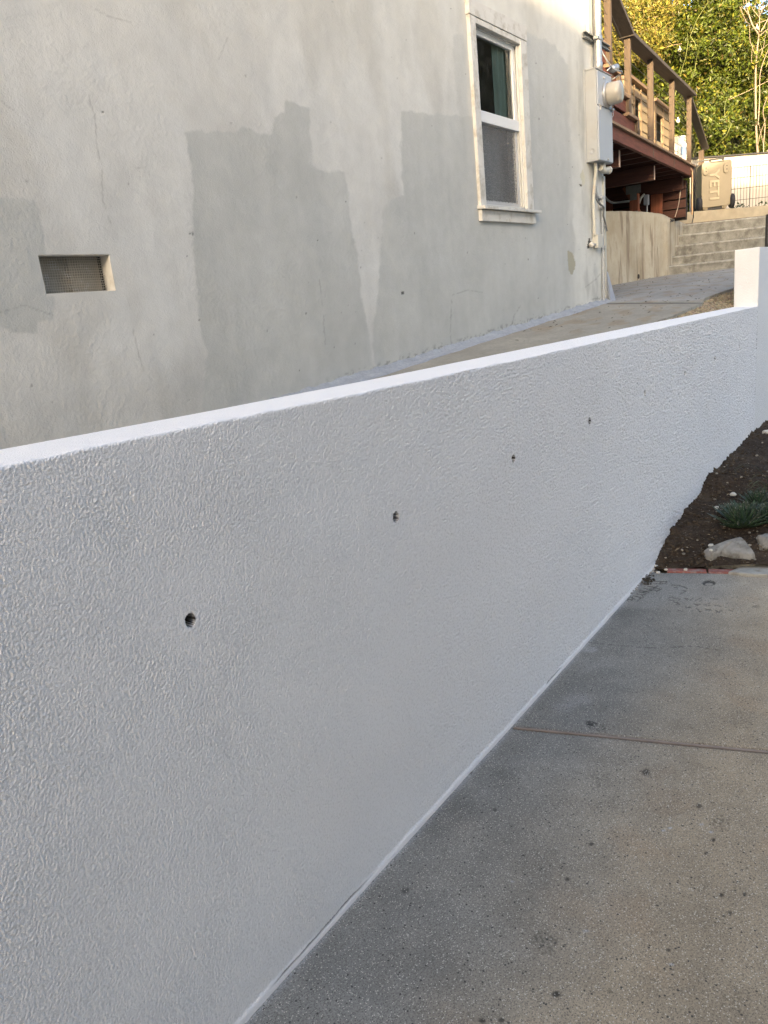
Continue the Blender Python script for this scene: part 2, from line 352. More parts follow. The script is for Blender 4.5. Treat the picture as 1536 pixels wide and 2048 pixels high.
for sx, sy, sr, st in [(1111, 1988, 9, .9), (965, 2042, 8, .85), (1003, 2041, 7, .8), (1443, 1790, 6, .9), (1490, 1788, 5, .8), (1092, 1885, 34, .55), (1185, 1450, 12, .8), (1200, 1455, 16, .6), (1180, 1447, 9, .7), (1292, 1545, 9, .8), (1200, 1562, 28, .35), (1440, 1645, 22, .55), (1183, 1688, 6, .8), (1427, 1680, 5, .9), (1412, 1707, 5, .8), (1398, 1612, 7, .7), (1310, 1865, 12, .4), (1337, 1900, 6, .8), (1460, 1826, 6, .8), (1448, 1832, 4, .8), (811, 1781, 9, .6), (1236, 1300, 14, .25), (1480, 1440, 30, .3), (1465, 1995, 40, .35), (1220, 1983, 6, .5), (1400, 1770, 26, .3), (1134, 1758, 5, .8), (1047, 1711, 4, .8), (940, 1545, 5, .7), (990, 1620, 5, .6)]:
    q = np.hypot(px-sx, (py-sy)*1.35)*(1+.5*perlin(X*60, Y*60, 2)) ; sr *= 1.2; k = ss(sr, sr*.45, q)*st
    if sr > 13: k = k*ss(-.15, .3, perlin(X*110, Y*110, 7))
    C = C*(1-k[..., None]*.92)
for sx, sy, sr, st in [(1180, 1299, 13, .5), (1150, 1400, 26, .22), (1130, 1415, 20, .2), (1327, 1661, 4, .9), (1340, 1656, 4, .9), (1403, 1649, 4, .8), (1422, 1664, 4, .9), (1343, 1929, 5, .8), (1025, 1763, 3, .9), (1172, 1862, 6, .6)]:
    q = np.hypot((px-sx)*.6, (py-sy)*1.5); k = ss(sr, sr*.4, q)*st; C = C*(1-k[..., None]) + .5*k[..., None]
# hairline crack across the slab and the tooled joint
dl = dline(px, py, [(1163, 1283), (1240, 1292), (1310, 1296), (1390, 1292), (1440, 1301)]); k = ss(2.0, .4, dl)*.45*ss(-.3, .2, perlin(X*40, Y*40, 5)); C = C*(1-k[..., None]); Z = Z - .001*k
# writing scratched into the concrete by the wall and beside the plug
S = lambda pts: [(1240+a*.1927, 1120+b*.1927) for a, b in pts]
scr = [[(355, 222), (485, 222)], [(485, 222), (470, 243), (345, 243)], [(425, 222), (415, 240)],
       [(280, 268), (370, 285), (310, 300), (395, 318)], [(395, 268), (345, 286), (430, 298), (378, 322)], [(250, 292), (330, 312)], [(330, 312), (240, 330)], [(205, 312), (300, 335)],
       [(200, 330), (280, 345)], [(175, 352), (265, 360)], [(225, 358), (245, 385)], [(140, 372), (240, 392)], [(180, 425), (215, 392)],
       [(95, 375), (155, 408)], [(60, 405), (130, 412)], [(95, 392), (75, 420)], [(130, 385), (118, 418)],
       [(540, 258), (620, 262), (700, 295)], [(560, 280), (600, 285)], [(620, 355), (690, 320)], [(640, 318), (680, 318)],
       [(500, 395), (545, 380)], [(500, 410), (560, 420)], [(545, 380), (560, 395)], [(570, 398), (610, 395)], [(610, 415), (630, 400)], [(680, 400), (700, 420)], [(665, 395), (720, 405)], [(725, 418), (765, 388)], [(780, 422), (845, 390)], [(835, 425), (850, 412)],
       [(560, 435), (600, 445)], [(570, 465), (620, 460)], [(590, 440), (610, 455)], [(680, 485), (740, 495)], [(690, 495), (730, 480)], [(770, 455), (810, 470)], [(780, 465), (830, 458)], [(880, 460), (930, 450)], [(890, 475), (935, 470)], [(940, 400), (1010, 405)], [(985, 470), (1050, 480)],
       [(500, 530), (520, 535)], [(790, 500), (840, 540)], [(820, 510), (825, 535)], [(880, 505), (955, 520)], [(890, 520), (940, 515)], [(990, 520), (1040, 545)], [(1000, 540), (1050, 525)], [(1050, 505), (1060, 530)], [(1130, 515), (1165, 530)], [(1170, 525), (1180, 510)], [(1370, 488), (1460, 485)], [(1380, 478), (1440, 470)], [(1260, 525), (1270, 540)], [(600, 520), (650, 530)]]
for i, L in enumerate(scr):
    dl = dline(px, py, S(L)); k = ss(1.5, .5, dl)*(.75 if i < 18 else .6); Z = Z - .003*k; C = C*(1-k[..., None]*.72)
kp = ss(15, 12, np.hypot(px-1418, (py-1166)*2.4)); kp2 = ss(9, 7, np.hypot(px-1418, (py-1168)*3)); C = C*(1-.8*(kp-kp2)[..., None]); Z = Z - .003*kp + .002*kp2
kj = ss(.013, .009, np.abs(X-jx(Y)))*(Y < 1.205); Z = Z - .014*kj; C = C*(1-.75*kj[..., None])
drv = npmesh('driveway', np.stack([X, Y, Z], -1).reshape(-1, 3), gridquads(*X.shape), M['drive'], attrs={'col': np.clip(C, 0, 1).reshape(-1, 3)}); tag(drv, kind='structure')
j = MB(); j.add([], [])
p0 = np.array([jx(1.2), 1.2, -.012]); p1 = np.array([jx(-1.6), -1.6, -.012]); dj = _n(p1-p0)*np.linalg.norm(p1-p0)
j.obox(p0-np.array([.0045, 0, 0]), (.009, 0, 0), dj, (0, 0, .0135)); 
tag(j.build('expansion_joint', M['joint'], None, .0008), 'thin pinkish wood strip filling the joint across the concrete driveway', 'expansion joint')
# the rest of the paving off to the right and behind the camera
b = MB(); b.box((-14, -3.3, -.03), (4.15, -1.6, .0)); b.box((-14, -1.6, -.03), (-1.5, 1.26, 0)); tag(b.build('driveway_apron', M['slab']), kind='structure')

# ------------------------------------------------------------------ white retaining wall
topf = lambda x: np.interp(x, [-2, .598, .997, 1.672, 3, 4.503, 7.02], [1.45, 1.413, 1.403, 1.384, 1.354, 1.326, 1.28])
topb = lambda x: np.interp(x, [-2, .72, 1.2, 2.0, 4.85, 7.06], [1.45, 1.408, 1.394, 1.377, 1.33, 1.287])
thk = lambda x: np.interp(x, [-2, .7, 7], [.24, .235, .185])
WX1 = 7.02; WEND = 10.6
HOFF = (.0, -.003, -.007, -.011, .023, .046, .05, .077, .08)
def wall_mesh():
    xs = [-2.0, -1, 0]; x = .3
    while x < WX1: xs.append(x); x += .00135*max(x, 1.0)
    xs.append(WX1); xs = np.array(xs)
    nf = 560; zf = np.linspace(-.02, 1, nf)                         # front, fraction of height
    nr = 10; ncap = 46
    th = np.linspace(0, np.pi/2, nr+1)[1:]
    P = []; Nn = []
    T, B, K = topf(xs), topb(xs), thk(xs); r = .007
    K = K + .003*fbm(xs*7, xs*0, 3, 2); T = T + .0034*fbm(xs*9, xs*0+3, 3, 8)
    for t in zf: P.append(np.stack([xs, xs*0+WY, (t*(T-r) if t >= 0 else xs*0-.03)], 1)); Nn.append((0, -1, 0))
    for a in th: P.append(np.stack([xs, xs*0+WY+r-r*np.cos(a), T-r+r*np.sin(a)], 1)); Nn.append((0, -math.cos(a), math.sin(a)))
    for t in np.linspace(0, 1, ncap)[1:]: P.append(np.stack([xs, WY+r+(K-2*r)*t, T+(B-T)*t], 1)); Nn.append((0, 0, 1))
    for a in th: P.append(np.stack([xs, WY+K-r+r*np.sin(a), B-r+r*np.cos(a)], 1)); Nn.append((0, math.sin(a), math.cos(a)))
    for t in np.linspace(0, 1, 8)[1:]: P.append(np.stack([xs, WY+K, B-r-.5*t], 1)); Nn.append((0, 1, 0))
    P = np.array(P); Nn = np.array(Nn)[:, None, :]*np.ones((1, len(xs), 1))
    s = P[..., 2] - P[..., 1]*0; s = np.cumsum(np.concatenate([np.zeros((1, len(xs))), np.linalg.norm(np.diff(P, axis=0), axis=-1)]), 0); x = P[..., 0]
    a_ = math.radians(28); u = x*math.cos(a_)+s*math.sin(a_); v = -x*math.sin(a_)+s*math.cos(a_)
    wv = .5*fbm(u*25, v*25, 2, 44)
    h = perlin(u*195+wv, v*235+wv, 11) + .5*perlin(x*300+wv, s*280, 12) + 1.05*perlin(x*85, s*135+wv, 17)*ss(1.0, 2.6, x) + 1.3*perlin(x*42, s*78+wv, 19)*ss(2.2, 5, x)
    h = np.sign(h)*np.abs(h)**.85
    amp = STUCCO*np.clip(.9+.28*(x-.8), .85, 1.9); iscap = (Nn[..., 2] > .6); amp[iscap] *= .12
    zf_ = P[..., 2]; foot = ss(.026, .012, zf_ + .008*fbm(x*6, x*0, 3, 21))*(Nn[..., 1] < -.5); amp = amp*(1-.85*foot)
    disp = amp*h*(1+.6*fbm(x*5, s*5, 2, 90)) + .0022*fbm(x*1.6, s*1.6, 2, 50)*(~iscap)
    disp = disp + foot*.005                                           # smeared fillet of paint at the foot
    col = np.ones(P.shape)*np.array([.86, .86, .875]); col = col*(1+.03*fbm(x*1.3, s*2, 3, 60)[..., None])
    pit_shade = ss(-.1, -.6, h)*(~iscap)*(1-foot); col = col*(1-.17*pit_shade[..., None])        # pits of the texture coloured darker: relief shade put into the paint
    cr = ss(.0035, .001, np.abs(zf_-.016-.006*fbm(x*5, x*0+1, 3, 71)))*ss(-.05, .15, fbm(x*3, x*0+7, 2, 73))*(Nn[..., 1] < -.5)*np.maximum(ss(.92, 1.0, x)*ss(1.5, 1.42, x), ss(2.5, 2.6, x)*ss(2.8, 2.7, x)); col = col*(1-.75*cr[..., None]); disp = disp - .004*cr
    for k in range(9):
        hx, hz = .908+.762*k+ (.0, -.003, -.007, -.011, .023, .046, .05, .077, .08)[k], [1.012, 1.016, 1.017, 1.017, 1.021, 1.02, 1.022, 1.022, 1.029][k]
        rr = .0128*(1+.08*math.sin(k*2.1)); q = np.hypot((x-hx)*(1.05), zf_-hz)*(1+.12*perlin(x*70, zf_*70, k)); 
        inside = ss(rr+.0008, rr-.0004, q)*(Nn[..., 1] < -.5); disp = disp*(1-inside) - .07*inside; inside = ss(rr+.0022, rr+.001, q)*(Nn[..., 1] < -.5)
        col = col*(1-inside[..., None]) + inside[..., None]*np.array([.06, .055, .05])
    # base follows the paint edge: soil-splashed foot beyond the bricks
    sp = ss(.30, .18, zf_+.06*fbm(x*8, zf_*8, 3, 33)+.0)*ss(4.1, 4.4, x)*(Nn[..., 1] < -.5)*ss(.1, .4, perlin(x*90, zf_*90, 5)); col = col*(1-.0*sp[..., None])
    P = P + Nn*disp[..., None]
    return P, col
STUCCO = .0021
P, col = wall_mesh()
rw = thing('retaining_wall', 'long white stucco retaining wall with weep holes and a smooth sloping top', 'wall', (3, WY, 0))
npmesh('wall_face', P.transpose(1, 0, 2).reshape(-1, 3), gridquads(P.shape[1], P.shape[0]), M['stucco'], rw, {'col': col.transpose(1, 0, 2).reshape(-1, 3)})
# the raised far section: end face towards us, top and front
def raised():
    zt = 1.742; y1 = WY+.185; V = []; Cc = []; Q = []; n = 0
    def patch(o, a, b, na, nb, nrm, amp):
        nonlocal n
        A, B = np.meshgrid(np.linspace(0, 1, na), np.linspace(0, 1, nb), indexing='ij'); Pp = np.array(o)+A[..., None]*np.array(a)+B[..., None]*np.array(b)
        la, lb = np.linalg.norm(a), np.linalg.norm(b); e = np.minimum(np.minimum(A, 1-A)*la, np.minimum(B, 1-B)*lb); k = ss(0, .012, e)
        h = perlin(A*la*90, B*lb*90, 3)+.5*perlin(A*la*190, B*lb*190, 6); Pp = Pp + np.array(nrm)*(amp*h*k + (.0006 if nrm[1] else .003)*k)[..., None]
        V.append(Pp.reshape(-1, 3)); Q.append(gridquads(na, nb)+n); n += na*nb; Cc.append(np.full((na*nb, 3), .80)*(1+.03*fbm(A*3, B*3, 2, 5)).reshape(-1, 1))
    patch((WX1, WY, 1.27), (0, y1-WY, 0), (0, 0, zt-1.27), 60, 130, (-1, 0, 0), .0012)
    patch((WX1, WY, zt), (WEND-WX1, 0, 0), (0, y1-WY, -0.004), 300, 30, (0, 0, 1), .0004)
    patch((WX1, WY, 0), (WEND-WX1, 0, 0), (0, 0, zt), 900, 420, (0, -1, 0), .0012)
    patch((WX1, y1, 1.2), (WEND-WX1, 0, 0), (0, 0, zt-1.2), 60, 20, (0, 1, 0), .0005)
    patch((WEND, WY, 0), (0, y1-WY, 0), (0, 0, zt), 20, 60, (1, 0, 0), .0005)
    return np.concatenate(V), np.concatenate(Q), np.concatenate(Cc)
V, Q, Cc = raised(); npmesh('raised_section', V, Q, M['stucco'], rw, {'col': Cc})

# ------------------------------------------------------------------ path behind the wall
ex = np.array([-4, 2, 4.6, 5.246, 5.611, 6.233, 6.404, 6.86, 7.376, 7.877, 8.6, 9.4, 12.5])
ey = np.array([1.40, 1.40, 1.42, 1.563, 1.52, 1.517, 1.507, 1.592, 1.585, 1.562, 1.45, 1.40, 1.40])
xs = np.concatenate([np.linspace(-4, 2.5, 30)[:-1], np.linspace(2.5, 8, 420)[:-1], np.linspace(8, 13.2, 160)])
ts = np.linspace(0, 1, 150); edge = np.interp(xs, ex, ey)+.004*fbm(xs*6, xs*0, 3, 1); far_ = np.where(xs < HX-.01, 2.47, 5.6)
Tt, Xx = np.meshgrid(ts, xs); tt = np.where((xs < HX-.01)[:, None], Tt, Tt**1.6); Yy = edge[:, None]+(far_-edge)[:, None]*tt
Zz = zp(Xx, Yy) + .002*fbm(Xx*3, Yy*3, 3, 2)
px, py = proj(np.stack([Xx, Yy, Zz], -1).reshape(-1, 3)); px = px.reshape(Xx.shape); py = py.reshape(Xx.shape)
C = np.ones(Xx.shape+(3,))*np.array([.31, .29, .245]); 
up = ss(6.55, 6.75, Xx + .1*(Yy-2)); C = C*(1-up[..., None]) + up[..., None]*np.array([.335, .328, .305])
C *= (1+.22*fbm(Xx*2, Yy*4, 4, 3))[..., None]*(1+.1*fbm(Xx*12, Yy*14, 3, 4))[..., None]
k = ss(.09, .3, fbm(Xx*3+2, Yy*8, 3, 12))*ss(4.6, 5, Xx)*.35; C = C*(1-k[..., None]*np.array([.1, .35, .6]))
dl = dline(px, py, [(1213, 607), (1300, 606), (1404, 606)]); k = ss(1.6, .5, dl); C *= (1-.6*k)[..., None]; Zz = Zz-.004*k
pt = npmesh('path', np.stack([Xx, Yy, Zz], -1).reshape(-1, 3), gridquads(*Xx.shape), M['path'], attrs={'col': np.clip(C, .02, 1).reshape(-1, 3)}); tag(pt, kind='structure')
e3 = np.stack([xs, edge, zp(xs, edge)], 1); ed = MB(); nn = len(xs)
ed.add(list(e3)+list(e3-np.array([0, -.01, .09])), [(i, i+1, nn+i+1, nn+i) for i in range(nn-1)]); tag(ed.build('path_edge', M['slab']), kind='structure')
# painted blue-grey strip flashed along the foot of the house
xs2 = np.linspace(2.2, HX+.02, 500); wd = .085+.03*fbm(xs2*3, xs2*0, 3, 5)+.03*ss(5, 3, xs2); V = []
prof = [(0.03, .05), (.0, .03), (-.012, .022), (-.03, .012), (-.6, .008), (-1, .003), (-1.02, -.004)]
V = np.zeros((len(xs2), len(prof), 3))
for j_, (a, z_) in enumerate(prof):
    yy = HY + (a if a > -.1 else a*wd*.75); V[:, j_, 0] = xs2; V[:, j_, 1] = yy; V[:, j_, 2] = zp(xs2, yy)+z_*(1+.6*fbm(xs2*8, xs2*0+j_, 3, 9))+.002*perlin(xs2*60, xs2*0+j_*3., 2)
fc = np.ones(V.shape)*np.array([.33, .35, .38]); fc[:, :1] = (.25, .24, .22); fc *= (1+.2*fbm(V[..., 0]*9, V[..., 1]*30, 3, 8))[..., None]
crk = ss(.3, .0, np.abs(fbm(V[..., 0]*2, V[..., 0]*0, 3, 6)))
npm = npmesh('wall_foot_flashing', V.reshape(-1, 3), gridquads(*V.shape[:2]), M['path'], attrs={'col': np.clip(fc, 0, 1).reshape(-1, 3)}); tag(npm, 'rough blue-grey painted cement strip sealing the foot of the house wall', 'cement strip')
# gravel and fill between path and white wall
gf = MB(); gf.box((-4, WY+.12, -.03), (5.1, 1.6, .8)); gf.hexa([(4.6, WY+.18, 0), (10.6, WY+.18, 0), (10.6, 1.75, 0), (4.6, 1.75, 0), (4.6, WY+.18, 1.20), (10.6, WY+.18, 1.34), (10.6, 1.75, 1.40), (4.6, 1.75, 1.20)])
tag(gf.build('fill_soil', simple('fill_soil', (.10, .085, .06), .95, .3, 20)), kind='structure')
def pebbles(n, pos, smin, smax):
    ico = []; bm = bmesh.new(); bmesh.ops.create_icosphere(bm, subdivisions=1, radius=1); iv = np.array([v.co for v in bm.verts]); bm.verts.ensure_lookup_table(); iff = np.array([[v.index for v in f.verts] for f in bm.faces]); bm.free()
    V = []; Q = []
    for k in range(n):
        s = RNG.uniform(smin, smax)*np.array([1, RNG.uniform(.6, 1), RNG.uniform(.4, .8)]); a = RNG.uniform(0, 6.28); v = iv*s*(1+RNG.uniform(-.12, .12, (len(iv), 1)))
        v = np.stack([v[:, 0]*math.cos(a)-v[:, 1]*math.sin(a), v[:, 0]*math.sin(a)+v[:, 1]*math.cos(a), v[:, 2]], 1); V.append(v+pos(k)); Q.append(iff+k*len(iv))
    return np.concatenate(V), np.concatenate(Q)
def gpos(k):
    x = RNG.uniform(5.0, 9.6); ye = np.interp(x, ex, ey); y = RNG.uniform(WY+.19, ye+.01); h = .0 + .035*(1-(y-WY)/(ye-WY+.01))
    f_ = (y-WY-.19)/(ye-WY-.18+1e-6); return np.array([x, y, (float(topb(min(x, 7.02)))-.008+max(0, x-7.02)*.03)*(1-f_) + (float(zp(x, ye))-.028)*f_ + RNG.uniform(-.008, .006)])
V, Q = pebbles(6500, gpos, .007, .017)
gc = np.repeat(RNG.uniform(.5, 1.3, (6500, 1))*np.array([[.30, .245, .16]])*(1+RNG.uniform(-.1, .1, (6500, 3))), 12, 0)
tag(npmesh('gravel', V, Q, attrmat('tan_gravel', 'col', .8, bst=.2), attrs={'col': gc}, smooth=False), 'tan gravel strip between the path and the white wall', 'gravel', kind='stuff')

# ------------------------------------------------------------------ house
xo_0, xo_1 = 4.505, 5.295
house = thing('house', 'pale grey patch-painted stucco house with one sash window beside the path', 'house', (4, HY, 1.2))
VX0, VX1, VZ0, VZ1 = 1.466, 1.738, 1.746, 1.872          # foundation vent
WXa, WXb, WZa, WZb = 4.575, 5.20, 2.15, 3.165            # window opening
xs = [-4, -3, -2, -1, 0, .5]; x = .6
while x < HX: xs.append(x); x += .0026*max(x, 1)
xs = np.unique(np.concatenate([[q for q in xs if min(abs(q-VX0), abs(q-VX1), abs(q-WXa), abs(q-WXb)) > .0018], [VX0, VX1, WXa, WXb, HX]]))
zs = np.concatenate([np.linspace(.6, 1.05, 8)[:-1], np.arange(1.05, 3.7, .0052), np.linspace(3.72, 5.2, 30)])
zs = np.unique(np.concatenate([[q for q in zs if min(abs(q-VZ0), abs(q-VZ1), abs(q-WZa), abs(q-WZb)) > .0025], [VZ0, VZ1, WZa, WZb]]))
X, Z = np.meshgrid(xs, zs, indexing='ij')
px, py = proj(np.stack([X, X*0+HY, Z], -1).reshape(-1, 3)); px = px.reshape(X.shape); py = py.reshape(X.shape)
wx = px + 7*fbm(X*9, Z*9, 4, 3); wy = py + 7*fbm(X*9+4, Z*9, 4, 5)
A = [(366, 262), (404, 257), (412, 265), (470, 263), (487, 252), (508, 262), (520, 270), (544, 270), (546, 236), (556, 230), (567, 228), (568, 202), (592, 207), (616, 217), (619, 262), (622, 330), (632, 340), (690, 346), (700, 420), (712, 500), (722, 600), (742, 700), (750, 790), (400, 860), (412, 700), (400, 640), (390, 560), (384, 420), (383, 330)]
B = [(-60, 392), (40, 396), (66, 402), (76, 425), (88, 508), (90, 590), (104, 592), (106, 640), (76, 642), (75, 668), (30, 664), (0, 652), (-60, 650)]
D = [(803, 222), (860, 228), (950, 232), (950, 40), (1047, 62), (1080, 75), (1112, 92), (1134, 128), (1138, 250), (1148, 330), (1146, 440), (1160, 520), (1150, 640), (780, 800), (760, 770), (745, 690), (757, 560), (766, 420), (776, 396), (806, 393), (801, 300)]
E2 = [(905, 70), (925, 66), (952, 240), (915, 232), (908, 150)]
jag = lambda P_, e=0: sum(inpoly(wx+a_, wy+b_, P_).astype(float) for a_, b_ in ((-1.6, -1.2), (1.6, -1.4), (.6, 1.8), (-1, .8)))/4
pa = np.maximum(np.maximum(jag(A), jag(B)), np.maximum(jag(D), .6*jag(E2)))
# older second coats: soft-edged, slightly different tone
so1 = ss(-.1, .35, fbm(X*1.3, Z*1.1, 4, 14)); so2 = ss(.0, .45, fbm(X*2.2+3, Z*1.6, 4, 16))
light, darkc, warm = np.array([.57, .568, .542]), np.array([.44, .446, .427]), np.array([.565, .562, .52])
C = light*(1-.08*so2)[..., None]; wv = ss(.35, .0, (1150-py-px*.45)/900.)*0 + ss(2.3, 3.4, Z)*.6
C = C*(1-wv[..., None]) + warm*wv[..., None]*(1-.09*so2)[..., None]
C = C*(1-pa[..., None]) + (darkc*(1+.05*so1)[..., None])*pa[..., None]
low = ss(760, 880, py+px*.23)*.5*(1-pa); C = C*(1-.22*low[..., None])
strip = ss(1128, 1160, px)*(py < 640); C = C*(1-strip[..., None]) + (np.array([.60, .595, .55])*(1-.22*ss(0, .4, fbm(X*5, Z*2, 4, 26)))[..., None])*strip[..., None]
st = ss(.12, .5, fbm(X*2.0, Z*.9+1, 4, 19))*(1-pa)*.13; C = C*(1-st[..., None]*np.array([.85, .9, 1.0]))
C *= (1+.06*fbm(X*14, Z*14, 4, 24)+.05*fbm(X*11, Z*1.6, 3, 28)+.07*fbm(X*3.1, Z*2.4, 3, 29))[..., None]
hd = .005*fbm(X*1.7, Z*1.7, 3, 2) + .0020*fbm(X*8, Z*8, 3, 6) + .0017*np.abs(fbm(X*30, Z*38, 3, 7))*ss(-.2, .3, fbm(X*1.9, Z*1.9, 2, 17)) + .0016*perlin(X*75, Z*90, 8)*ss(-.3, .3, fbm(X*2.3, Z*2.3, 2, 27)) + .0010*perlin(X*140, Z*120, 18) + .0006*pa
cracks = [[(178, 190), (190, 235), (195, 300), (203, 330), (206, 400), (215, 425), (221, 447)], [(256, 598), (262, 640), (272, 690), (285, 740), (302, 760), (310, 815)], [(638, 560), (646, 620), (650, 690)], [(903, 600), (901, 640), (902, 695)], [(905, 590), (935, 580), (965, 585)], [(183, 14), (215, 32), (262, 46)], [(258, 336), (290, 335)], [(455, 75), (445, 100), (438, 118)], [(1020, 660), (1028, 632), (1040, 612)], [(1170, 575), (1190, 560), (1200, 548)], [(0, 200), (25, 220), (50, 232)], [(0, 625), (50, 610), (90, 625), (105, 630)]]
for i, L in enumerate(cracks):
    dl = dline(px+2.5*perlin(X*60, Z*60, i), py, L); k = ss(1.9, .3, dl)*(.24 if i > 0 else .3)*ss(-.45, .1, perlin(X*25, Z*25, i+3)); C *= (1-k)[..., None]; hd -= .0015*k
# chips and pock marks
rs = np.random.default_rng(12); 
for k_ in range(150):
    cx, cz, rr = rs.uniform(.9, 6.6), rs.uniform(1.3, 3.5), rs.uniform(.003, .007)
    i0, i1 = np.searchsorted(xs, [cx-.03, cx+.03]); j0, j1 = np.searchsorted(zs, [cz-.03, cz+.03])
    sx_, sz_ = X[i0:i1, j0:j1], Z[i0:i1, j0:j1]; q = np.hypot(sx_-cx, (sz_-cz)*rs.uniform(.6, 1.6)); kk = ss(rr, rr*.4, q*(1+.4*perlin(sx_*200, sz_*200, k_)))*rs.uniform(.3, .85)
    C[i0:i1, j0:j1] *= (1-kk)[..., None]; hd[i0:i1, j0:j1] -= .002*kk
for poly, cc in [([(1137, 500), (1146, 508), (1150, 520), (1149, 535), (1144, 552), (1137, 540), (1135, 520)], (.36, .34, .26)), ([(1176, 476), (1180, 478), (1184, 492), (1178, 496), (1174, 492)], (.04, .04, .04)), ([(803, 582), (808, 583), (808, 588), (803, 587)], (.1, .1, .1)), ([(1158, 368), (1166, 369), (1163, 374)], (.12, .11, .08)), ([(1164, 335), (1169, 350), (1170, 368), (1166, 372), (1160, 352)], (.55, .53, .42))]:
    k = inpoly(wx*.5+px*.5, wy*.5+py*.5, poly); C[k] = cc; hd[k] -= .0025
# rough broken foot line
ft = ss(.035, .0, Z-zp(X)-.03-.02*fbm(X*7, X*0, 3, 4))*ss(2.6, 3.2, X)*ss(.0, .3, fbm(X*25, Z*40, 3, 8)); C *= (1-.4*ft)[..., None]
fl = np.minimum.reduce([np.where((X < VX0-.03) | (X > VX1+.03) | (Z < VZ0-.03) | (Z > VZ1+.03), 9, 0)*1., np.where((X < WXa-.05) | (X > WXb+.08) | (Z < WZa-.1) | (Z > WZb+.06), 9, 0)*1.]); rd = lambda a_, b_, c_, d_: np.maximum(np.maximum(a_-X, X-b_), np.maximum(c_-Z, Z-d_)); hd = hd*(.15+.85*ss(0, .05, np.minimum(rd(VX0, VX1, VZ0, VZ1), rd(xo_0, xo_1, 2.05, 3.29))))
mk = np.ones((len(xs)-1, len(zs)-1), bool); xc = (xs[:-1]+xs[1:])/2; zc = (zs[:-1]+zs[1:])/2
mk[np.ix_((xc > VX0) & (xc < VX1), (zc > VZ0) & (zc < VZ1))] = False; mk[np.ix_((xc > WXa) & (xc < WXb), (zc > WZa) & (zc < WZb))] = False
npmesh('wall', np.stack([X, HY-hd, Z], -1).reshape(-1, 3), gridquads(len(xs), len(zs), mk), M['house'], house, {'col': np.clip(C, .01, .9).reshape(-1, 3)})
hb = MB(); hb.box((HX-.16, HY+.006, .6), (HX-.002, 9, 5.2)); hb.box((-4, HY+.006, .6), (-3.85, 9, 5.2)); hb.box((-3.85, 8.85, .6), (HX-.16, 9, 5.2)); hb.box((-3.85, HY+.02, .6), (HX-.16, 8.85, .7)); hb.build('side_walls', simple('house_side_paint', (.55, .54, .48), .8, .06, 3), house)
hr = MB(); hr.box((-4.1, HY-.02, 5.2), (HX+.05, 9.1, 5.35)); hr.build('roof', M['roof'], house)
# inside liner behind the opening walls (lath and plaster)
hl = MB(); hl.box((-3.85, HY+.13, .7), (WXa-.06, HY+.15, 5.2)); hl.box((WXb+.06, HY+.13, .7), (HX-.16, HY+.15, 5.2)); hl.box((WXa-.06, HY+.13, WZb+.04), (WXb+.06, HY+.15, 5.2)); hl.box((WXa-.06, HY+.13, .7), (WXb+.06, HY+.15, WZa-.04)); hl.build('inner_lining', M['dark'], house)
# foundation vent
vent = MB(); d_ = .055
for a, b in [((VX0-.002, HY+.001, VZ1-.003), (VX1+.002, HY+d_, VZ1+.004)), ((VX0-.002, HY+.001, VZ0-.004), (VX1+.002, HY+d_, VZ0+.002)), ((VX0-.004, HY+.001, VZ0+.002), (VX0+.001, HY+d_, VZ1-.003)), ((VX1-.002, HY+.001, VZ0+.002), (VX1+.004, HY+d_, VZ1-.003))]: vent.box(a, b)
vo = vent.build('vent', M['old_paint'], house, .001)
vm = MB(); nx, nz_ = 40, 16; P_ = []
for i in range(nx+1):
    for k in range(nz_+1):
        u = i/nx; x_ = VX0+.004+(VX1-VX0-.008)*u; y_ = HY+.045 - (.028*max(0, 1-abs(u-.62)/.38) if u > .25 else 0)*.6 + .002*math.sin(k*1.3+i*.5); P_.append((x_, y_, VZ0+.004+(VZ1-VZ0-.01)*k/nz_))
vm.add(P_, [(i*(nz_+1)+k, (i+1)*(nz_+1)+k, (i+1)*(nz_+1)+k+1, i*(nz_+1)+k+1) for i in range(nx) for k in range(nz_)]); 
vmo = vm.build('vent_mesh', M['hardware_cloth'], vo)
vb = MB(); vb.box((VX0+.002, HY+.075, VZ0-.01), (VX1-.002, HY+.08, VZ1+.01)); vb.box((1.60, HY+.047, VZ0+.004), (1.604, HY+.075, VZ1-.006)); vb.build('vent_backing', simple('dusty_vent_back', (.24, .215, .175), .9, .3, 14), vo)

# ---- window (casing proud of the wall, sash set back)
cas = MB(); xo0, xo1 = 4.505, 5.295; zb0, zt0 = 2.135, 3.20; pr = .022
cas.box((xo0, HY-pr, zb0), (WXa+.004, HY+.01, zt0-.001)); cas.box((WXb-.004, HY-pr, zb0), (xo1, HY+.01, zt0-.001))
cas.box((xo0-.006, HY-pr-.003, zt0), (xo1+.004, HY+.01, zt0+.088))
cas.box((WXa+.004, HY-pr+.002, zt0-.034), (WXb-.004, HY+.01, zt0-.001))
win = cas.build('window', M['old_paint'], house, .003)
sil = MB(); sil.hexa([(xo0-.012, HY-.055, zb0-.020), (xo1+.055, HY-.055, zb0-.020), (xo1+.055, HY+.03, zb0-.012), (xo0-.012, HY+.03, zb0-.012), (xo0-.012, HY-.055, zb0-.002), (xo1+.055, HY-.055, zb0-.002), (xo1+.055, HY+.03, zb0+.012), (xo0-.012, HY+.03, zb0+.012)])
sil.box((xo0, HY-.024, zb0-.088), (xo1+.015, HY+.005, zb0-.021)); sil.build('sill', M['old_paint'], win, .002)
jb = MB(); dj_ = .11
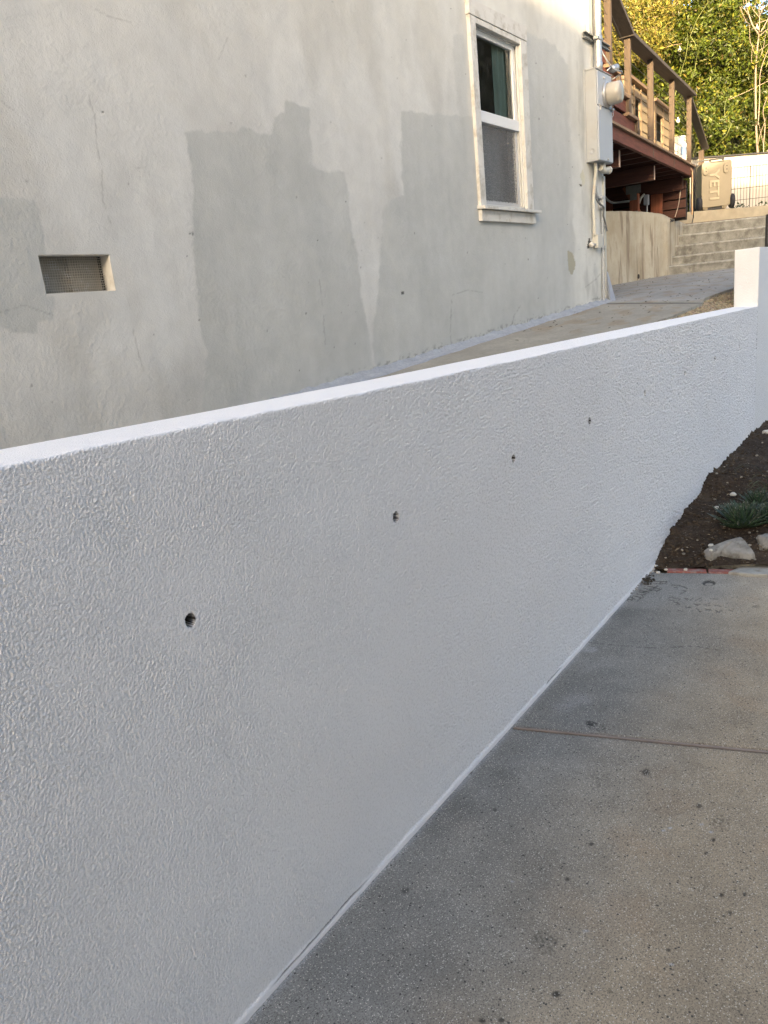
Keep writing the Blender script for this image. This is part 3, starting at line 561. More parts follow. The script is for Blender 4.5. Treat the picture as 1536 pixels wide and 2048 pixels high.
for a, b in [((WXa-.012, HY+.011, WZa), (WXa+.003, HY+dj_, WZb)), ((WXb-.003, HY+.011, WZa), (WXb+.012, HY+dj_, WZb)), ((WXa+.003, HY+.011, WZb-.004), (WXb-.003, HY+dj_, WZb+.01)), ((WXa+.003, HY+.011, WZa-.01), (WXb-.003, HY+dj_, WZa+.006))]: jb.box(a, b)
# two parting stops on the right jamb
for k in range(3): jb.box((WXb-.018+.0*k, HY+.002+.018*k, WZa+.006), (WXb-.003, HY+.012+.018*k, WZb-.004))
jb.build('frame', M['white_paint'], win, .001)
zr0, zr1 = 2.640, 2.705
us = MB(); fw = .034; a0, a1 = WXa+.003, WXb-.019
us.box((a0, HY+.022, zr1), (a0+fw, HY+.046, WZb-.004)); us.box((a1-fw, HY+.022, zr1), (a1, HY+.046, WZb-.004)); us.box((a0+fw, HY+.022, WZb-.004-.03), (a1-fw, HY+.046, WZb-.004)); us.box((a0, HY+.008, zr0), (a1, HY+.046, zr1))
us.build('sash', M['vinyl'], win, .002)
ls = MB(); ls.box((a0, HY+.03, WZa+.007), (a0+fw, HY+.054, zr0)); ls.box((a1-fw, HY+.03, WZa+.007), (a1, HY+.054, zr0)); ls.box((a0+fw, HY+.03, WZa+.007), (a1-fw, HY+.054, WZa+.035))
ls.build('sash', M['vinyl'], win, .002)
gp = MB(); gp.add([(a0+fw, HY+.036, zr1), (a1-fw, HY+.036, zr1), (a1-fw, HY+.036, WZb-.034), (a0+fw, HY+.036, WZb-.034)], [(0, 1, 2, 3)]); gp.build('pane', M['glass'], win)
gp = MB(); gp.add([(a0+fw, HY+.046, WZa+.035), (a1-fw, HY+.046, WZa+.035), (a1-fw, HY+.046, zr0), (a0+fw, HY+.046, zr0)], [(0, 1, 2, 3)]); gp.build('pane', M['glass'], win)
sc_ = MB(); sc_.add([(a0+.02, HY+.024, WZa+.02), (a1-.05, HY+.024, WZa+.02), (a1-.05, HY+.024, zr0-.006), (a0+.02, HY+.024, zr0-.006)], [(0, 1, 2, 3)]); sc_.build('insect_screen', M['insect'], win)
sf = MB(); sf.box((a0+.01, HY+.02, WZa+.008), (a1-.03, HY+.029, WZa+.026)); sf.box((a1-.05, HY+.02, WZa+.026), (a1-.034, HY+.029, zr0-.004)); sf.build('screen_frame', simple('screen_frame_grey', (.42, .42, .42), .5, .05), win, .001)
def curtain(x0, x1, z0, z1, y, amp, n, name, mt):
    c = MB(); P_ = []
    for i in range(n+1):
        u = i/n; P_ += [(x0+(x1-x0)*u, y+amp*math.sin(u*n*.8), z0), (x0+(x1-x0)*u, y+amp*math.sin(u*n*.8), z1)]
    c.add(P_, [(2*i, 2*i+2, 2*i+3, 2*i+1) for i in range(n)], True); return c.build(name, mt, win)
curtain(4.96, 5.19, 2.68, 3.3, HY+.075, .012, 22, 'green_curtain', M['curtain'])
curtain(4.55, 5.28, 2.1, 2.66, HY+.135, .006, 30, 'blind', M['curtain_grey'])

# ------------------------------------------------------------------ meter box and pipes on the corner of the house
BX0, BX1, BY, BZ0, BZ1 = 6.392, 6.735, 2.302, 2.54, 3.20
mb = thing('electric_meter_box', 'grey steel electric meter box with a round glass meter on the house corner', 'meter box', (6.56, HY, 2.54))
bb = MB(); bb.box((BX0, BY+.004, BZ0), (BX1, HY-.004, BZ1)); bb.hexa([(BX0-.004, BY-.004, BZ1), (BX1+.004, BY-.004, BZ1), (BX1+.004, HY-.004, BZ1), (BX0-.004, HY-.004, BZ1), (BX0-.004, BY-.004, BZ1+.006), (BX1+.004, BY-.004, BZ1+.006), (BX1+.004, HY-.004, BZ1+.02), (BX0-.004, HY-.004, BZ1+.02)])
bb.box((BX0-.016, HY-.008, BZ0-.01), (BX0, HY+.004, BZ1+.004)); box = bb.build('enclosure', M['meter_side'], mb, .003)
kn = MB(); kn.lathe((BX0-.001, (BY+HY)/2, BZ0+.075), [(.024, 0), (.024, .002), (.021, .002), (.021, .0005), (.0, .0005)], 24, (-1, 0, 0)); kn.build('knockout', M['meter_side'], box)
cv = MB(); cv.box((BX0+.012, BY-.006, BZ0+.005), (BX1-.012, BY+.004, BZ0+.40)); cv.build('cover', M['meter_grey'], mb, .002)
cv = MB(); cv.box((BX0+.012, BY-.004, BZ0+.408), (BX1-.012, BY+.004, BZ1-.012)); cv.build('cover', M['meter_grey'], mb, .002)
MX, MZ = (BX0+BX1)/2+.035, BZ0+.50
rg = MB(); rg.lathe((MX, BY-.004, MZ), [(.098, 0), (.098, .014), (.092, .02), (.086, .02)], 36, (0, -1, 0)); rg.box((MX-.10, BY-.022, MZ-.012), (MX-.086, BY-.004, MZ+.012)); ring = rg.build('ring', M['galv'], mb)
mg = MB(); mg.lathe((MX, BY-.022, MZ), [(.084, 0), (.084, .02), (.082, .075), (.078, .098), (.060, .106), (0.001, .107)], 36, (0, -1, 0)); mtr = mg.build('meter', M['meter_glass'], mb)
lt = MB(); lt.box((BX0+.03, BY-.016, BZ0+.398), (BX0+.038, BY-.004, BZ0+.412)); lt.tube([(BX0+.03, BY-.012, BZ0+.404), (BX1-.03, BY-.012, BZ0+.404)], .003, 6); lt.lathe((BX1-.035, BY-.006, BZ0+.40), [(.012, 0), (.012, .02), (.006, .026)], 12, (0, -1, 0)); lt.tube([(BX1-.035, BY-.02, BZ0+.40), (BX1-.04, BY-.024, BZ0+.36), (BX1-.05, BY-.02, BZ0+.345)], .003, 6); lt.box((BX0+.05, BY-.014, BZ0+.37), (BX0+.055, BY-.004, BZ0+.40)); lt.build('latch', M['galv'], mb)
sq = MB(); sq.lathe((BX0+.15, BY-.004, BZ1-.045), [(.011, 0), (.011, .008), (.007, .012)], 12, (0, -1, 0)); sq.lathe((BX1-.14, BY-.006, BZ0+.02), [(.009, 0), (.009, .01), (.004, .012)], 12, (0, -1, 0)); sq.each('screw', M['galv'], mb)
def yo(px_, py_, y): return ony(px_, py_, y)
def pth(pts, y): return [yo(a, b, y) for a, b in pts]
def smooth(pts, k=6):
    pts = [np.array(p, float) for p in pts]; q = [pts[0]]+pts+[pts[-1]]; out = []
    for i in range(1, len(q)-2):
        for t in np.linspace(0, 1, k, endpoint=False):
            a, b, c, d = q[i-1], q[i], q[i+1], q[i+2]; out.append(.5*((2*b)+(-a+c)*t+(2*a-5*b+4*c-d)*t*t+(-a+3*b-3*c+d)*t**3))
    out.append(pts[-1]); return out
# rigid riser above the box
rx = yo(1196, 131, HY-.045)[0]
ri = thing('service_conduit', 'fat galvanised pipe rising from the top of the meter box up the house wall', 'conduit', (rx, HY-.045, BZ1))
t = MB(); t.tube([(rx, HY-.047, BZ1+.01), (rx, HY-.047, 4.9)], .031, 16); t.build('pipe', M['galv'], ri)
t = MB(); t.lathe((rx, HY-.047, BZ1+.008), [(.034, 0), (.034, .075), (.030, .08)], 20); t.build('coupling', M['galv'], ri)
t = MB(); t.lathe((rx, HY-.047, BZ1+.235), [(.034, 0), (.036, .004), (.036, .03), (.034, .034)], 20); t.box((rx+.03, HY-.07, BZ1+.243), (rx+.055, HY-.03, BZ1+.262)); t.box((rx-.055, HY-.07, BZ1+.243), (rx-.03, HY-.03, BZ1+.262)); t.build('clamp', M['galv'], ri)
t = MB(); t.box((BX0-.02, HY-.028, BZ1+.232), (HX+.16, HY-.004, BZ1+.237)); t.box((BX0-.02, HY-.028, BZ1+.268), (HX+.16, HY-.004, BZ1+.273)); t.box((BX0-.02, HY-.008, BZ1+.237), (HX+.16, HY-.004, BZ1+.268)); tag(t.build('strut_channel', M['steel']), 'dark steel strut channel running behind the galvanised pipe above the meter box', 'bracket')
t = MB(); t.box((rx-.105, HY-.02, BZ1+.28), (rx-.052, HY+.004, 4.9)); tag(t.build('wall_batten', simple('grey_batten', (.36, .37, .38), .6, .08, 8), None, .002), 'flat grey batten fixed upright left of the fat galvanised pipe', 'batten')
t = MB()
for k in range(3): t.tube(smooth([(rx+.058+.018*k, HY-.03, BZ1+.25-.03*k), (rx+.058+.018*k, HY-.034, 3.7), (rx+.060+.016*k, HY-.03, 4.2), (rx+.055+.016*k, HY-.03, 4.9)]), .0095, 8)
tag(t.build('cable_bundle', M['cream_clean']), 'cream cables strapped upright to the right of the fat galvanised pipe', 'cable')
t = MB(); t.lathe(yo(1222, 139, HY-.04), [(.012, 0), (.03, .01), (.03, .04), (.022, .05), (.03, .06), (.03, .085), (.01, .1)], 16, (.9, -.2, .25)); t.tube([yo(1214, 142, HY-.02), yo(1222, 133, HY-.05), yo(1232, 140, HY-.05)], .008, 8); tag(t.build('cable_insulator', M['galv']), 'small grey spool insulator at the corner just above the meter box', 'insulator')
t = MB(); t.tube(smooth([yo(1202, 100, HY-.03), yo(1212, 118, HY-.07), yo(1226, 138, HY-.08), yo(1240, 150, HY-.02), (HX+.35, HY+.4, 3.2)]), .006, 6); tag(t.build('loose_cable', M['cream_clean']), 'thin pale cable slanting down across the house corner above the meter', 'cable')
# below the box
cc = thing('cream_conduit', 'cream painted conduit bending down from the meter box to a small wall box', 'conduit', yo(1189, 330, HY-.02))
t = MB(); t.tube(smooth([(BX0+.075, HY-.045, BZ0-.002), (BX0+.085, HY-.045, BZ0-.07), (BX0+.09, HY-.03, BZ0-.15), yo(1187, 400, HY-.022), yo(1188, 430, HY-.022), yo(1189, 470, HY-.022)]), .0135, 10); t.build('pipe', M['cream'], cc)
t = MB(); p_ = yo(1186, 497, HY); q_ = yo(1195, 470, HY); t.box((p_[0], HY-.045, p_[2]), (q_[0], HY+.002, q_[2])); t.build('wall_box', M['cream_clean'], cc, .004)
t = MB(); pz = yo(1180, 490, HY); t.tube([(pz[0], HY+.01, pz[2]), (pz[0], HY-.03, pz[2])], .016, 12); t.tube([(pz[0]-.01, HY-.02, pz[2]), (p_[0]+.01, HY-.02, pz[2])], .012, 10); t.lathe((pz[0]-.025, HY-.022, pz[2]), [(.02, 0), (.02, .008)], 12, (-1, 0, 0)); t.build('valve', M['old_paint'], cc)
t = MB(); t.tube(smooth([yo(1201, 335, HY-.055), yo(1208, 341, HY-.06), yo(1216, 340, HY-.06)]), .026, 12); t.lathe(yo(1216, 340, HY-.06), [(.03, -.01), (.032, .02), (.02, .03)], 14, (1, 0, 0)); t.tube([(BX1-.12, HY-.06, BZ0), (BX1-.12, HY-.06, BZ0-.04)], .018, 10); tag(t.build('conduit_elbow', M['cream_clean']), 'stubby white conduit elbow tucked under the meter box at the corner', 'conduit elbow')
t = MB(); 
for k in range(3): t.lathe((BX0+.17+.05*k, HY-.05, BZ0-.001), [(.012, -.001), (.012, -.014)], 10)
t.each('lock_nut', M['galv'], mb)
gc_ = thing('grey_conduit', 'thin grey conduit snaking from the meter box to the foot of the house corner', 'conduit', yo(1207, 603, HY-.02))
t = MB(); t.tube(smooth([(BX0+.13, HY-.04, BZ0-.002), yo(1193, 360, HY-.025), yo(1192, 378, HY-.02), yo(1196, 394, HY-.02), yo(1202, 397, HY-.022)]), .009, 8); t.build('bend', M['conduit_grey'], gc_)
px0 = yo(1205, 440, HY-.018)[0]
t = MB(); t.tube([(px0, HY-.016, yo(1204, 412, HY)[2]), (px0-.012, HY-.018, zp(px0)-.02)], .0105, 10)
t.build('pipe', M['conduit_grey'], gc_)
t = MB(); a_ = yo(1203, 403, HY-.02); t.box((a_[0]-.02, HY-.045, a_[2]-.055), (a_[0]+.022, HY-.002, a_[2]+.04)); t.lathe((a_[0]-.025, HY-.024, a_[2]+.03), [(.017, -.01), (.017, .015)], 12, (1, 0, 0)); t.build('fitting', M['conduit_grey'], gc_, .006)
for yy in (452, 494):
    t = MB(); a_ = yo(1204.5, yy, HY); t.box((a_[0]-.022, HY-.03, a_[2]-.006), (a_[0]+.022, HY-.002, a_[2]+.006)); t.build('strap', M['galv'], gc_)
t = MB(); t.tube(smooth([yo(1191, 388, HY-.012), yo(1194, 400, HY-.03), yo(1201, 409, HY-.045), yo(1207.5, 415, HY-.045), yo(1207, 424, HY-.035), yo(1207, 433, HY-.03), yo(1211, 447, HY-.03), yo(1214, 462, HY-.03)]), .0075, 8); tag(t.build('hanging_cable', simple('dark_grey_cable', (.12, .125, .13), .6, .1)), 'dark loose cable curling past the corner fitting and hanging free at its end', 'cable')
t = MB(); z0_ = zp(HX); t.box((HX-.035, HY-.012, z0_-.02), (HX+.004, HY+.01, 2.46)); tag(t.build('corner_trim', M['cream_clean'], None, .002), 'narrow pale trim board standing upright on the house corner below the meter', 'trim board')
t = MB(); t.add([(HX-.03, HY-.05, z0_+.0), (HX+.075, HY-.06, z0_-.002), (HX+.06, HY+.05, z0_), (HX-.012, HY-.016, z0_+.25), (HX+.012, HY-.016, z0_+.25), (HX+.012, HY+.02, z0_+.25)], [(0, 1, 4, 3), (1, 2, 5, 4), (3, 4, 5), (0, 3, 5, 2)]); tag(t.build('corner_flashing', simple('blue_grey_metal', (.33, .36, .42), .5, .08, 8), None), 'blue-grey metal flashing flaring out at the foot of the house corner', 'flashing')

# ------------------------------------------------------------------ curved stained wall, stairs, upper yard
U = np.array([.5799, -.8147, 0]); U = _n([R[0, 0], R[1, 0], 0])               # across the view
W_ = np.array([-U[1], U[0], 0])                                              # away from the viewer
cp = [dep(1120, 590, 9.3), dep(1170, 580, 9.4), dep(1217, 571, 9.6), dep(1250, 566.5, 9.9), dep(1279, 561.7, 10.3), dep(1305, 559, 10.6), dep(1325, 553.5, 10.85), dep(1338.5, 549, 11.0), dep(1352, 548, 11.5), dep(1366, 547, 12.0), dep(1378, 546, 12.5)]
tz = [dep(*a)[2] for a in [(1120, 425, 9.3), (1170, 425, 9.4), (1214, 425.5, 9.6), (1250, 425.2, 9.9), (1279, 426, 10.3), (1305, 428, 10.6), (1325, 431, 10.85), (1342, 437, 11.0), (1358, 441, 11.5), (1372, 447, 12.0), (1382, 452, 12.5)]]
cps = np.array(smooth([np.array([c_[0], c_[1], z_]) for c_, z_ in zip(cp, tz)], 10))
t = MB(); n = len(cps); nv = 14; vs = []
nrm = np.gradient(cps[:, :2], axis=0); nrm = np.stack([-nrm[:, 1], nrm[:, 0]], 1); nrm /= np.linalg.norm(nrm, axis=1)[:, None]      # away from the viewer side
if np.dot(nrm[20], [.5, 1]) < 0: nrm = -nrm
for i in range(n):
    zb = 1.35
    for k in range(nv+1):
        s_ = k/nv; o_ = .008*float(perlin(np.array(i*.35), np.array(k*.8), 3)); vs.append((cps[i, 0]+nrm[i, 0]*o_, cps[i, 1]+nrm[i, 1]*o_, zb+(cps[i, 2]-zb)*s_ + (.006*float(perlin(np.array(i*.5), np.array(0.), 8)) if k == nv else 0)))
    for k in range(2): vs.append((cps[i, 0]+nrm[i, 0]*.2, cps[i, 1]+nrm[i, 1]*.2, cps[i, 2] if k == 0 else zb))
q = nv+3; t.add(vs, [(i*q+k, (i+1)*q+k, (i+1)*q+k+1, i*q+k+1) for i in range(n-1) for k in range(q-1)], True)
sw = thing('curved_retaining_wall', 'curved concrete wall streaked with brown water stains below the wooden deck', 'wall', (cps[20, 0], cps[20, 1], 1.5))
t.build('wall', M['stained'], sw)
t = MB(); hp = dep(1280.5, 552.5, 10.22); i_ = int(np.argmin(np.hypot(cps[:, 0]-hp[0], cps[:, 1]-hp[1]))); hd_ = -nrm[i_]; hp = np.array([cps[i_, 0]+hd_[0]*.012, cps[i_, 1]+hd_[1]*.012, hp[2]])
t.lathe(hp, [(.030, -.05), (.030, 0), (.0275, .001)], 20, (hd_[0], hd_[1], 0)); t.build('drain_pipe', M['dark'], sw)
hsz = MB()
st_ = thing('concrete_steps', 'five weathered concrete steps rising between the stained wall and the white wall', 'steps', cps[70] if n > 70 else cps[-1])
t = MB(); L0 = np.array([cp[7][0], cp[7][1], 1.60]); TR = .30
rise = [(512, 1346, 11.0), (491, 1358, 11.25), (470, 1365.6, 11.5), (448, 1372, 11.75)]
lz = [1.56]+[dep(x_, y_, d_)[2] for y_, x_, d_ in rise]; 
lz = [1.42, dep(1339, 531.5, 10.9)[2], dep(1346, 512.7, 11.1)[2], dep(1356, 491, 11.35)[2], dep(1364, 470, 11.6)[2], dep(1372, 449, 11.85)[2]]
ds = [10.9, 11.1, 11.35, 11.6, 11.85]; lx = [1339, 1346, 1356, 1364, 1372]
for k in range(5):
    a_ = dep(lx[k]-22, 500, ds[k]); a_[2] = 0; zt_ = lz[k+1]
    rr = 2.6; j1 = MB(); m_ = 60; vs = []
    U2 = _n(U + W_*.06)
    for i in range(m_+1):
        pp = a_ + U2*rr*i/m_; wv_ = .006*float(perlin(np.array(i*.4), np.array(k*3.), 4)); zz_ = zt_+.004*float(perlin(np.array(i*.5), np.array(k*2.), 9)) 
        fr = pp - W_*wv_
        vs += [(fr[0], fr[1], lz[k]-.3 if k else 1.3), (fr[0], fr[1], zz_-.035), tuple(fr[:2]-W_[:2]*.012)+(zz_-.028,), tuple(fr[:2]-W_[:2]*.012)+(zz_-.006,), (fr[0]+.004*W_[0], fr[1]+.004*W_[1], zz_), tuple((pp+W_*.9)[:2])+(zz_+.004,)]
    j1.add(vs, [(i*6+c, i*6+6+c, i*6+7+c, i*6+c+1) for i in range(m_) for c in range(5)], True)
    j1.build('step', M['stair'], st_)
# tan wall above the last step
a0_ = dep(1300, 430, 12.1); a1_ = dep(1300, 430, 12.1)+U*2.6; tzl = dep(1320, 428.5, 12.1)[2]; tzr = dep(1532, 410.5, 12.1)[2]
slope = (tzr-tzl)/((1532-1320)/1500*12.1)
t = MB(); vs = []; m_ = 60
for i in range(m_+1):
    s_ = i/m_*3.0; pp = a0_+(U+W_*.03)*s_; zz_ = tzl+slope*(s_-.16)+.006*float(perlin(np.array(i*.45), np.array(1.), 3)); o_ = .006*float(perlin(np.array(i*.4), np.array(5.), 3))
    vs += [tuple((pp-W_*o_)[:2])+(1.9,), tuple((pp-W_*o_)[:2])+(zz_-.012,), tuple((pp+W_*.012)[:2])+(zz_,), tuple((pp+W_*.2)[:2])+(zz_+.002,), tuple((pp+W_*.2)[:2])+(1.9,)]
t.add(vs, [(i*5+c, i*5+5+c, i*5+6+c, i*5+c+1) for i in range(m_) for c in range(4)], True)
tag(t.build('planter_wall', M['topwall']), 'low tan concrete wall above the top step carrying the upright cooler', 'wall')
ztop = lambda s_: tzl+slope*(s_-.16)
# upper yard ground
t = MB(); ring_ = [tuple(c_[:2]) for c_ in cps[::6]] ; ring_ = [(7.2, 4.6), (8.2, 3.75)] + [(cps[i, 0]+nrm[i, 0]*.12, cps[i, 1]+nrm[i, 1]*.12) for i in range(20, n-6, 8)]
pr_ = a0_+W_*.12+U*3.6; ring_ += [tuple(pr_[:2]), tuple((pr_+W_*14+U*6)[:2]), (8, 24), (7.2, 12)]
t.prism([(x_, y_, 1.0) for x_, y_ in ring_], (0, 0, 1.36)); tag(t.build('upper_yard', M['soil'] if False else simple('yard_soil', (.11, .085, .06), .95, .3, 9, bd=.02, bs=12)), kind='structure')
t = MB(); t.prism([tuple((pr_-W_*.1)[:2])+(0,), tuple((pr_-W_*.1+U*9)[:2])+(0,), tuple((pr_+W_*14+U*9)[:2])+(0,), tuple((pr_+W_*14)[:2])+(0,)], (0, 0, 2.2)); tag(t.build('hillside', simple('hill_soil', (.09, .075, .05), .95, .3, 5)), kind='structure')
# hose bib twig on the curved wall, ropes and cords
t = MB(); p_ = dep(1345, 441, 10.9); t.tube([dep(1335, 434, 10.85), dep(1341, 439, 10.85), p_], .007, 6); t.lathe(p_, [(.016, -.01), (.02, .0), (.016, .012)], 10, (-.8, -.5, .1)); t.tube([p_, dep(1340, 444, 10.85)], .006, 6); tag(t.build('garden_tap', M['black']), 'small dark tap sticking out near the top of the stained wall', 'tap')

# ------------------------------------------------------------------ deck
E_ = dep(1387, 328.7, 10.8); E_ = np.array([12.256, 3.02, 3.075]); DD = np.array([.9973, .0734, 0]); DN = np.array([-.0734, .9973, 0])
def ondeck(px_, py_, off=0):
    r = ray(px_, py_); tt_ = ((E_-EYE)@DN+off)/(r@DN); return EYE+tt_*r
def dk(s, o, z): return E_*np.array([1, 1, 0]) - DD*s + DN*o + np.array([0, 0, z])      # s metres back from the far end, o behind the front edge
deck = thing('wooden_deck', 'raised redwood deck with a cable railing beside and above the concrete steps', 'deck', dk(2, 0, 3.07))
DZ = 3.075
t = MB(); t.obox(dk(5.5, .0, 2.925), DD*5.48, DN*.042, (0, 0, .122)); t.build('fascia', M['redwood'], deck, .002)
t = MB(); t.obox(dk(0.02, .0, 2.925), DN*2.6, DD*.042, (0, 0, .122)); t.build('fascia', M['redwood_y'], deck, .002)
t = MB()
for k in range(18): t.obox(dk(5.5, -.03+.146*k, DZ-.025), DD*5.53, DN*.140, (0, 0, .025))
t.build('decking', M['tan'], deck, .002)
t = MB()
for k in range(13): t.obox(dk(.42*k+.3, .05, 2.93), DD*.038, DN*2.5, (0, 0, .118))
t.build('joists', M['redwood_y'], deck)
# beams under the deck, their pale ends, posts with brackets
for (ex_, ey_, eyb, bx_, by_) in [(1309, 319, 342, 1268, 340), (1239, 284, 312, 1205, 318), (1366, 344, 362, 1310, 365)]:
    a_ = ondeck(ex_, (ey_+eyb)/2, .12); ln = 2.4; a_[2] = 2.84 if ex_ < 1360 else 2.85
    t = MB(); t.obox(a_+np.array([0, 0, -.085])-DD*.04, DD*.08, DN*ln, (0, 0, .165)); t.build('beam', M['redwood_y'], deck, .002)
    if ex_ < 1360: t = MB(); t.obox(a_+np.array([0, 0, -.083])-DD*.041-DN*.006, DD*.035, DN*.005, (0, 0, .161)); t.build('beam_end', M['endgrain'], deck)
for (px0_, px1_, ty, by_) in [(1261, 1278, 352, 428), (1303.5, 1318.5, 372, 430)]:
    c0 = dep((px0_+px1_)/2, by_, 10.75 if px0_ < 1290 else 11.3); top = 2.755; c0[2] = 0
    wd_ = .115; po = thing if False else None
    t = MB(); t.obox(c0-DD*wd_/2-DN*wd_/2+np.array([0, 0, 2.2]), DD*wd_, DN*wd_, (0, 0, top-2.2)); pst = t.build('post', M['redwood_z'], deck, .003)
    t = MB(); z0_ = 2.38; t.obox(c0-DD*(wd_/2+.004)-DN*wd_/2+np.array([0, 0, 2.3]), -DD*.004, DN*wd_*.95, (0, 0, .22)); t.obox(c0-DD*wd_/2*.9-DN*(wd_/2+.006)+np.array([0, 0, 2.3]), DD*wd_*.9, -DN*.004, (0, 0, .20))
    t.obox(c0-DD*(wd_/2+.006)-DN*wd_*.9+np.array([0, 0, top-.0]), -DD*.005, DN*wd_*1.8, (0, 0, .11)); t.obox(c0-DD*(wd_/2+.006)-DN*wd_*.4+np.array([0, 0, top-.085]), -DD*.005, DN*wd_*.8, (0, 0, .085))
    t.each('bracket', M['steel'], pst)
# rail posts, top rail, cables
rp = [(8.45, .0), (9.50, .0), (10.70, .0), (11.89, .0)]
zr = 3.955
px3 = ondeck(1254, 72, .03)[0]; s_of = lambda x_: (E_[0]-x_)/DD[0]
posts = [s_of(ondeck(a, b, .03)[0]) for a, b in [(1254.5, 72), (1300.5, 117), (1343.5, 156), (1378.5, 187)]]
for i, s_ in enumerate(posts):
    t = MB(); t.obox(dk(s_+.022, -.002, DZ-.14 if i else DZ+.12), DD*.045, DN*.062, (0, 0, zr-DZ+(.14 if i else -.12))); t.build('rail_post', M['tan_z'], deck, .002)
t = MB(); t.obox(dk(posts[0]+.06, -.05, zr), DD*(posts[0]-posts[-1]+.16), DN*.15, (0, 0, .038)); t.build('handrail', M['rail'], deck, .003)
# sloping flight towards the viewer: stair rail, posts and boxed stringer
s4 = s_of(ondeck(1216, 60, .03)[0]); zt4 = ondeck(1222, 0, .03)[2]+.02
d0 = dk(posts[0]+.03, .025, zr+.019); sl_ = (ondeck(1222, -3, .03)[2]-zr)/(ondeck(1257, 72, .03)[0]-ondeck(1222, -3, .03)[0]); d1 = dk(posts[0]+1.6, .025, zr+.019+sl_*1.57)
t = MB(); t.beam(d0, d1, .15, .038); t.build('handrail', M['rail'], deck, .003)
t = MB(); t.obox(dk(s4+.022, -.002, DZ+.1), DD*.045, DN*.062, (0, 0, zr+sl_*(s4-posts[0])-DZ-.12)); t.build('rail_post', M['tan_z'], deck, .002)
cbl = MB()
for k in range(8):
    z_ = DZ+.09+.1*k; cbl.tube([dk(posts[0], .04, z_), dk(posts[-1], .04, z_)], .0022, 5); cbl.tube([dk(posts[0], .04, z_), dk(posts[0]+1.5, .04, z_+sl_*1.5)], .0022, 5)
    for s_ in posts+[s4]:
        zz_ = z_ + (sl_*(s_-posts[0]) if s_ > posts[0]+.1 else 0); cbl.tube([dk(s_+.022, .03, zz_), dk(s_+.03, .03, zz_)], .004, 6)
cbl.build('cables', M['cable'], deck)
# steps of the upper flight: treads tan, risers tan, red-brown boarded side
n_st = 6; s_r0 = s_of(ondeck(1270, 250, 0)[0]); rh = .155; td = .36
for k in range(n_st):
    s_a = s_r0 + td*k; t = MB(); t.obox(dk(s_a+.02, -.03, DZ+rh*k), DD*.02, DN*1.0, (0, 0, rh-.03)); t.obox(dk(s_a+.02, -.035, DZ+rh*k), DD*.075, DN*.02, (0, 0, rh-.03)); t.obox(dk(s_a+.02, -.035, DZ+rh*k), DD*.11, DN*.016, (0, 0, .03)); t.build('riser', M['tan_z'], deck, .002)
    t = MB(); t.obox(dk(s_a+td+.04, -.04, DZ+rh*(k+1)-.03), DD*(td+.06), DN*1.05, (0, 0, .03)); t.build('tread', M['tan'], deck, .002)
    t = MB(); t.obox(dk(s_a+td*(n_st-k), .0, DZ+rh*k+.004), DD*(td*(n_st-k)-.0), DN*.03, (0, 0, rh-.038)); t.build('side_board', M['redwood'], deck, .002)
# descending rail on the far side of the deck
r0 = dk(posts[-1]-.02, .06, zr+.02); r1 = dep(1411, 297, 13.2); t = MB(); t.beam(r0, r1, .11, .04); t.build('handrail', M['rail'], deck, .003)
t = MB(); q_ = dep(1404, 300, 13.1); t.obox((q_[0]-.03, q_[1]-.03, 2.4), (.06, 0, 0), (0, .08, 0), (0, 0, q_[2]-2.4)); t.build('rail_post', M['tan_z'], deck, .002)
t = MB()
for k in range(8): t.tube([dk(posts[-1], .05, DZ+.09+.1*k), np.array([q_[0], q_[1], 2.45+.09*k])], .003, 5)
t.build('cables', M['cable'], deck)
# corner post and slatted back under the deck
t = MB(); a_ = dk(.08, .5, 2.45); t.obox(a_, DD*.08, DN*.08, (0, 0, .48)); t.build('post', M['redwood_z'], deck, .002)
t = MB()
for k in range(4): t.obox(dk(.02, .10, 2.40+.13*k), DN*2.65, DD*.025, (0, 0, .112))
t.build('skirting', M['redwood_y'], deck, .002)
t = MB(); t.beam(dk(.12, .95, 2.92), dk(.12, .62, 2.34), .04, .10, (1, 0, 0)); t.build('brace', M['redwood_z'], deck, .002)
for o_ in (.42, 1.15, 2.1):
    t = MB(); t.obox(dk(.08, o_, 2.34), DD*.05, DN*.09, (0, 0, .6)); t.build('brace', M['redwood_z'], deck, .002)
t = MB(); t.obox(dk(9, 2.75, 1.5), DD*9.1, DN*.1, (0, 0, 1.41)); t.obox(dk(-.06, .10, 2.36), DD*.04, DN*2.65, (0, 0, .54)); tag(t.build('under_deck_dark_sheet', M['dark']), 'near-black sheets added to stand for the deep shade under the deck', 'wall')  # black sheets added; the shade under the deck is put into their colour

# things under the deck
ub = thing('outlet_box', 'small grey electrical box between the two red posts under the deck', 'electrical box', dep(1293, 400, 10.95))
t = MB(); c_ = dep(1293, 400, 10.95); t.obox(c_-DD*.05-DN*.03+np.array([0, 0, -.07]), DD*.10, DN*.06, (0, 0, .14)); t.build('box', M['meter_grey'], ub, .006)
t = MB(); t.tube([c_+np.array([0, 0, -.07])+DD*.02, c_+np.array([0, 0, -.3])+DD*.02], .011, 8); t.build('pipe', M['galv'], ub)
t = MB(); c2_ = dep(1289, 380, 11.6); t.obox(c2_-DD*.06, DD*.12, DN*.05, (0, 0, .12)); t.build('cover', M['steel'], ub, .006)
t = MB(); t.tube(smooth([dep(1208, 392, 10.5), dep(1216, 401, 10.6), dep(1226, 405.5, 10.8), dep(1244, 404, 10.85), dep(1262, 402, 10.9)], 5), .016, 10); tag(t.build('pipe_run', M['conduit_grey']), 'grey pipe bending up toward the house in the dark under the deck', 'pipe')
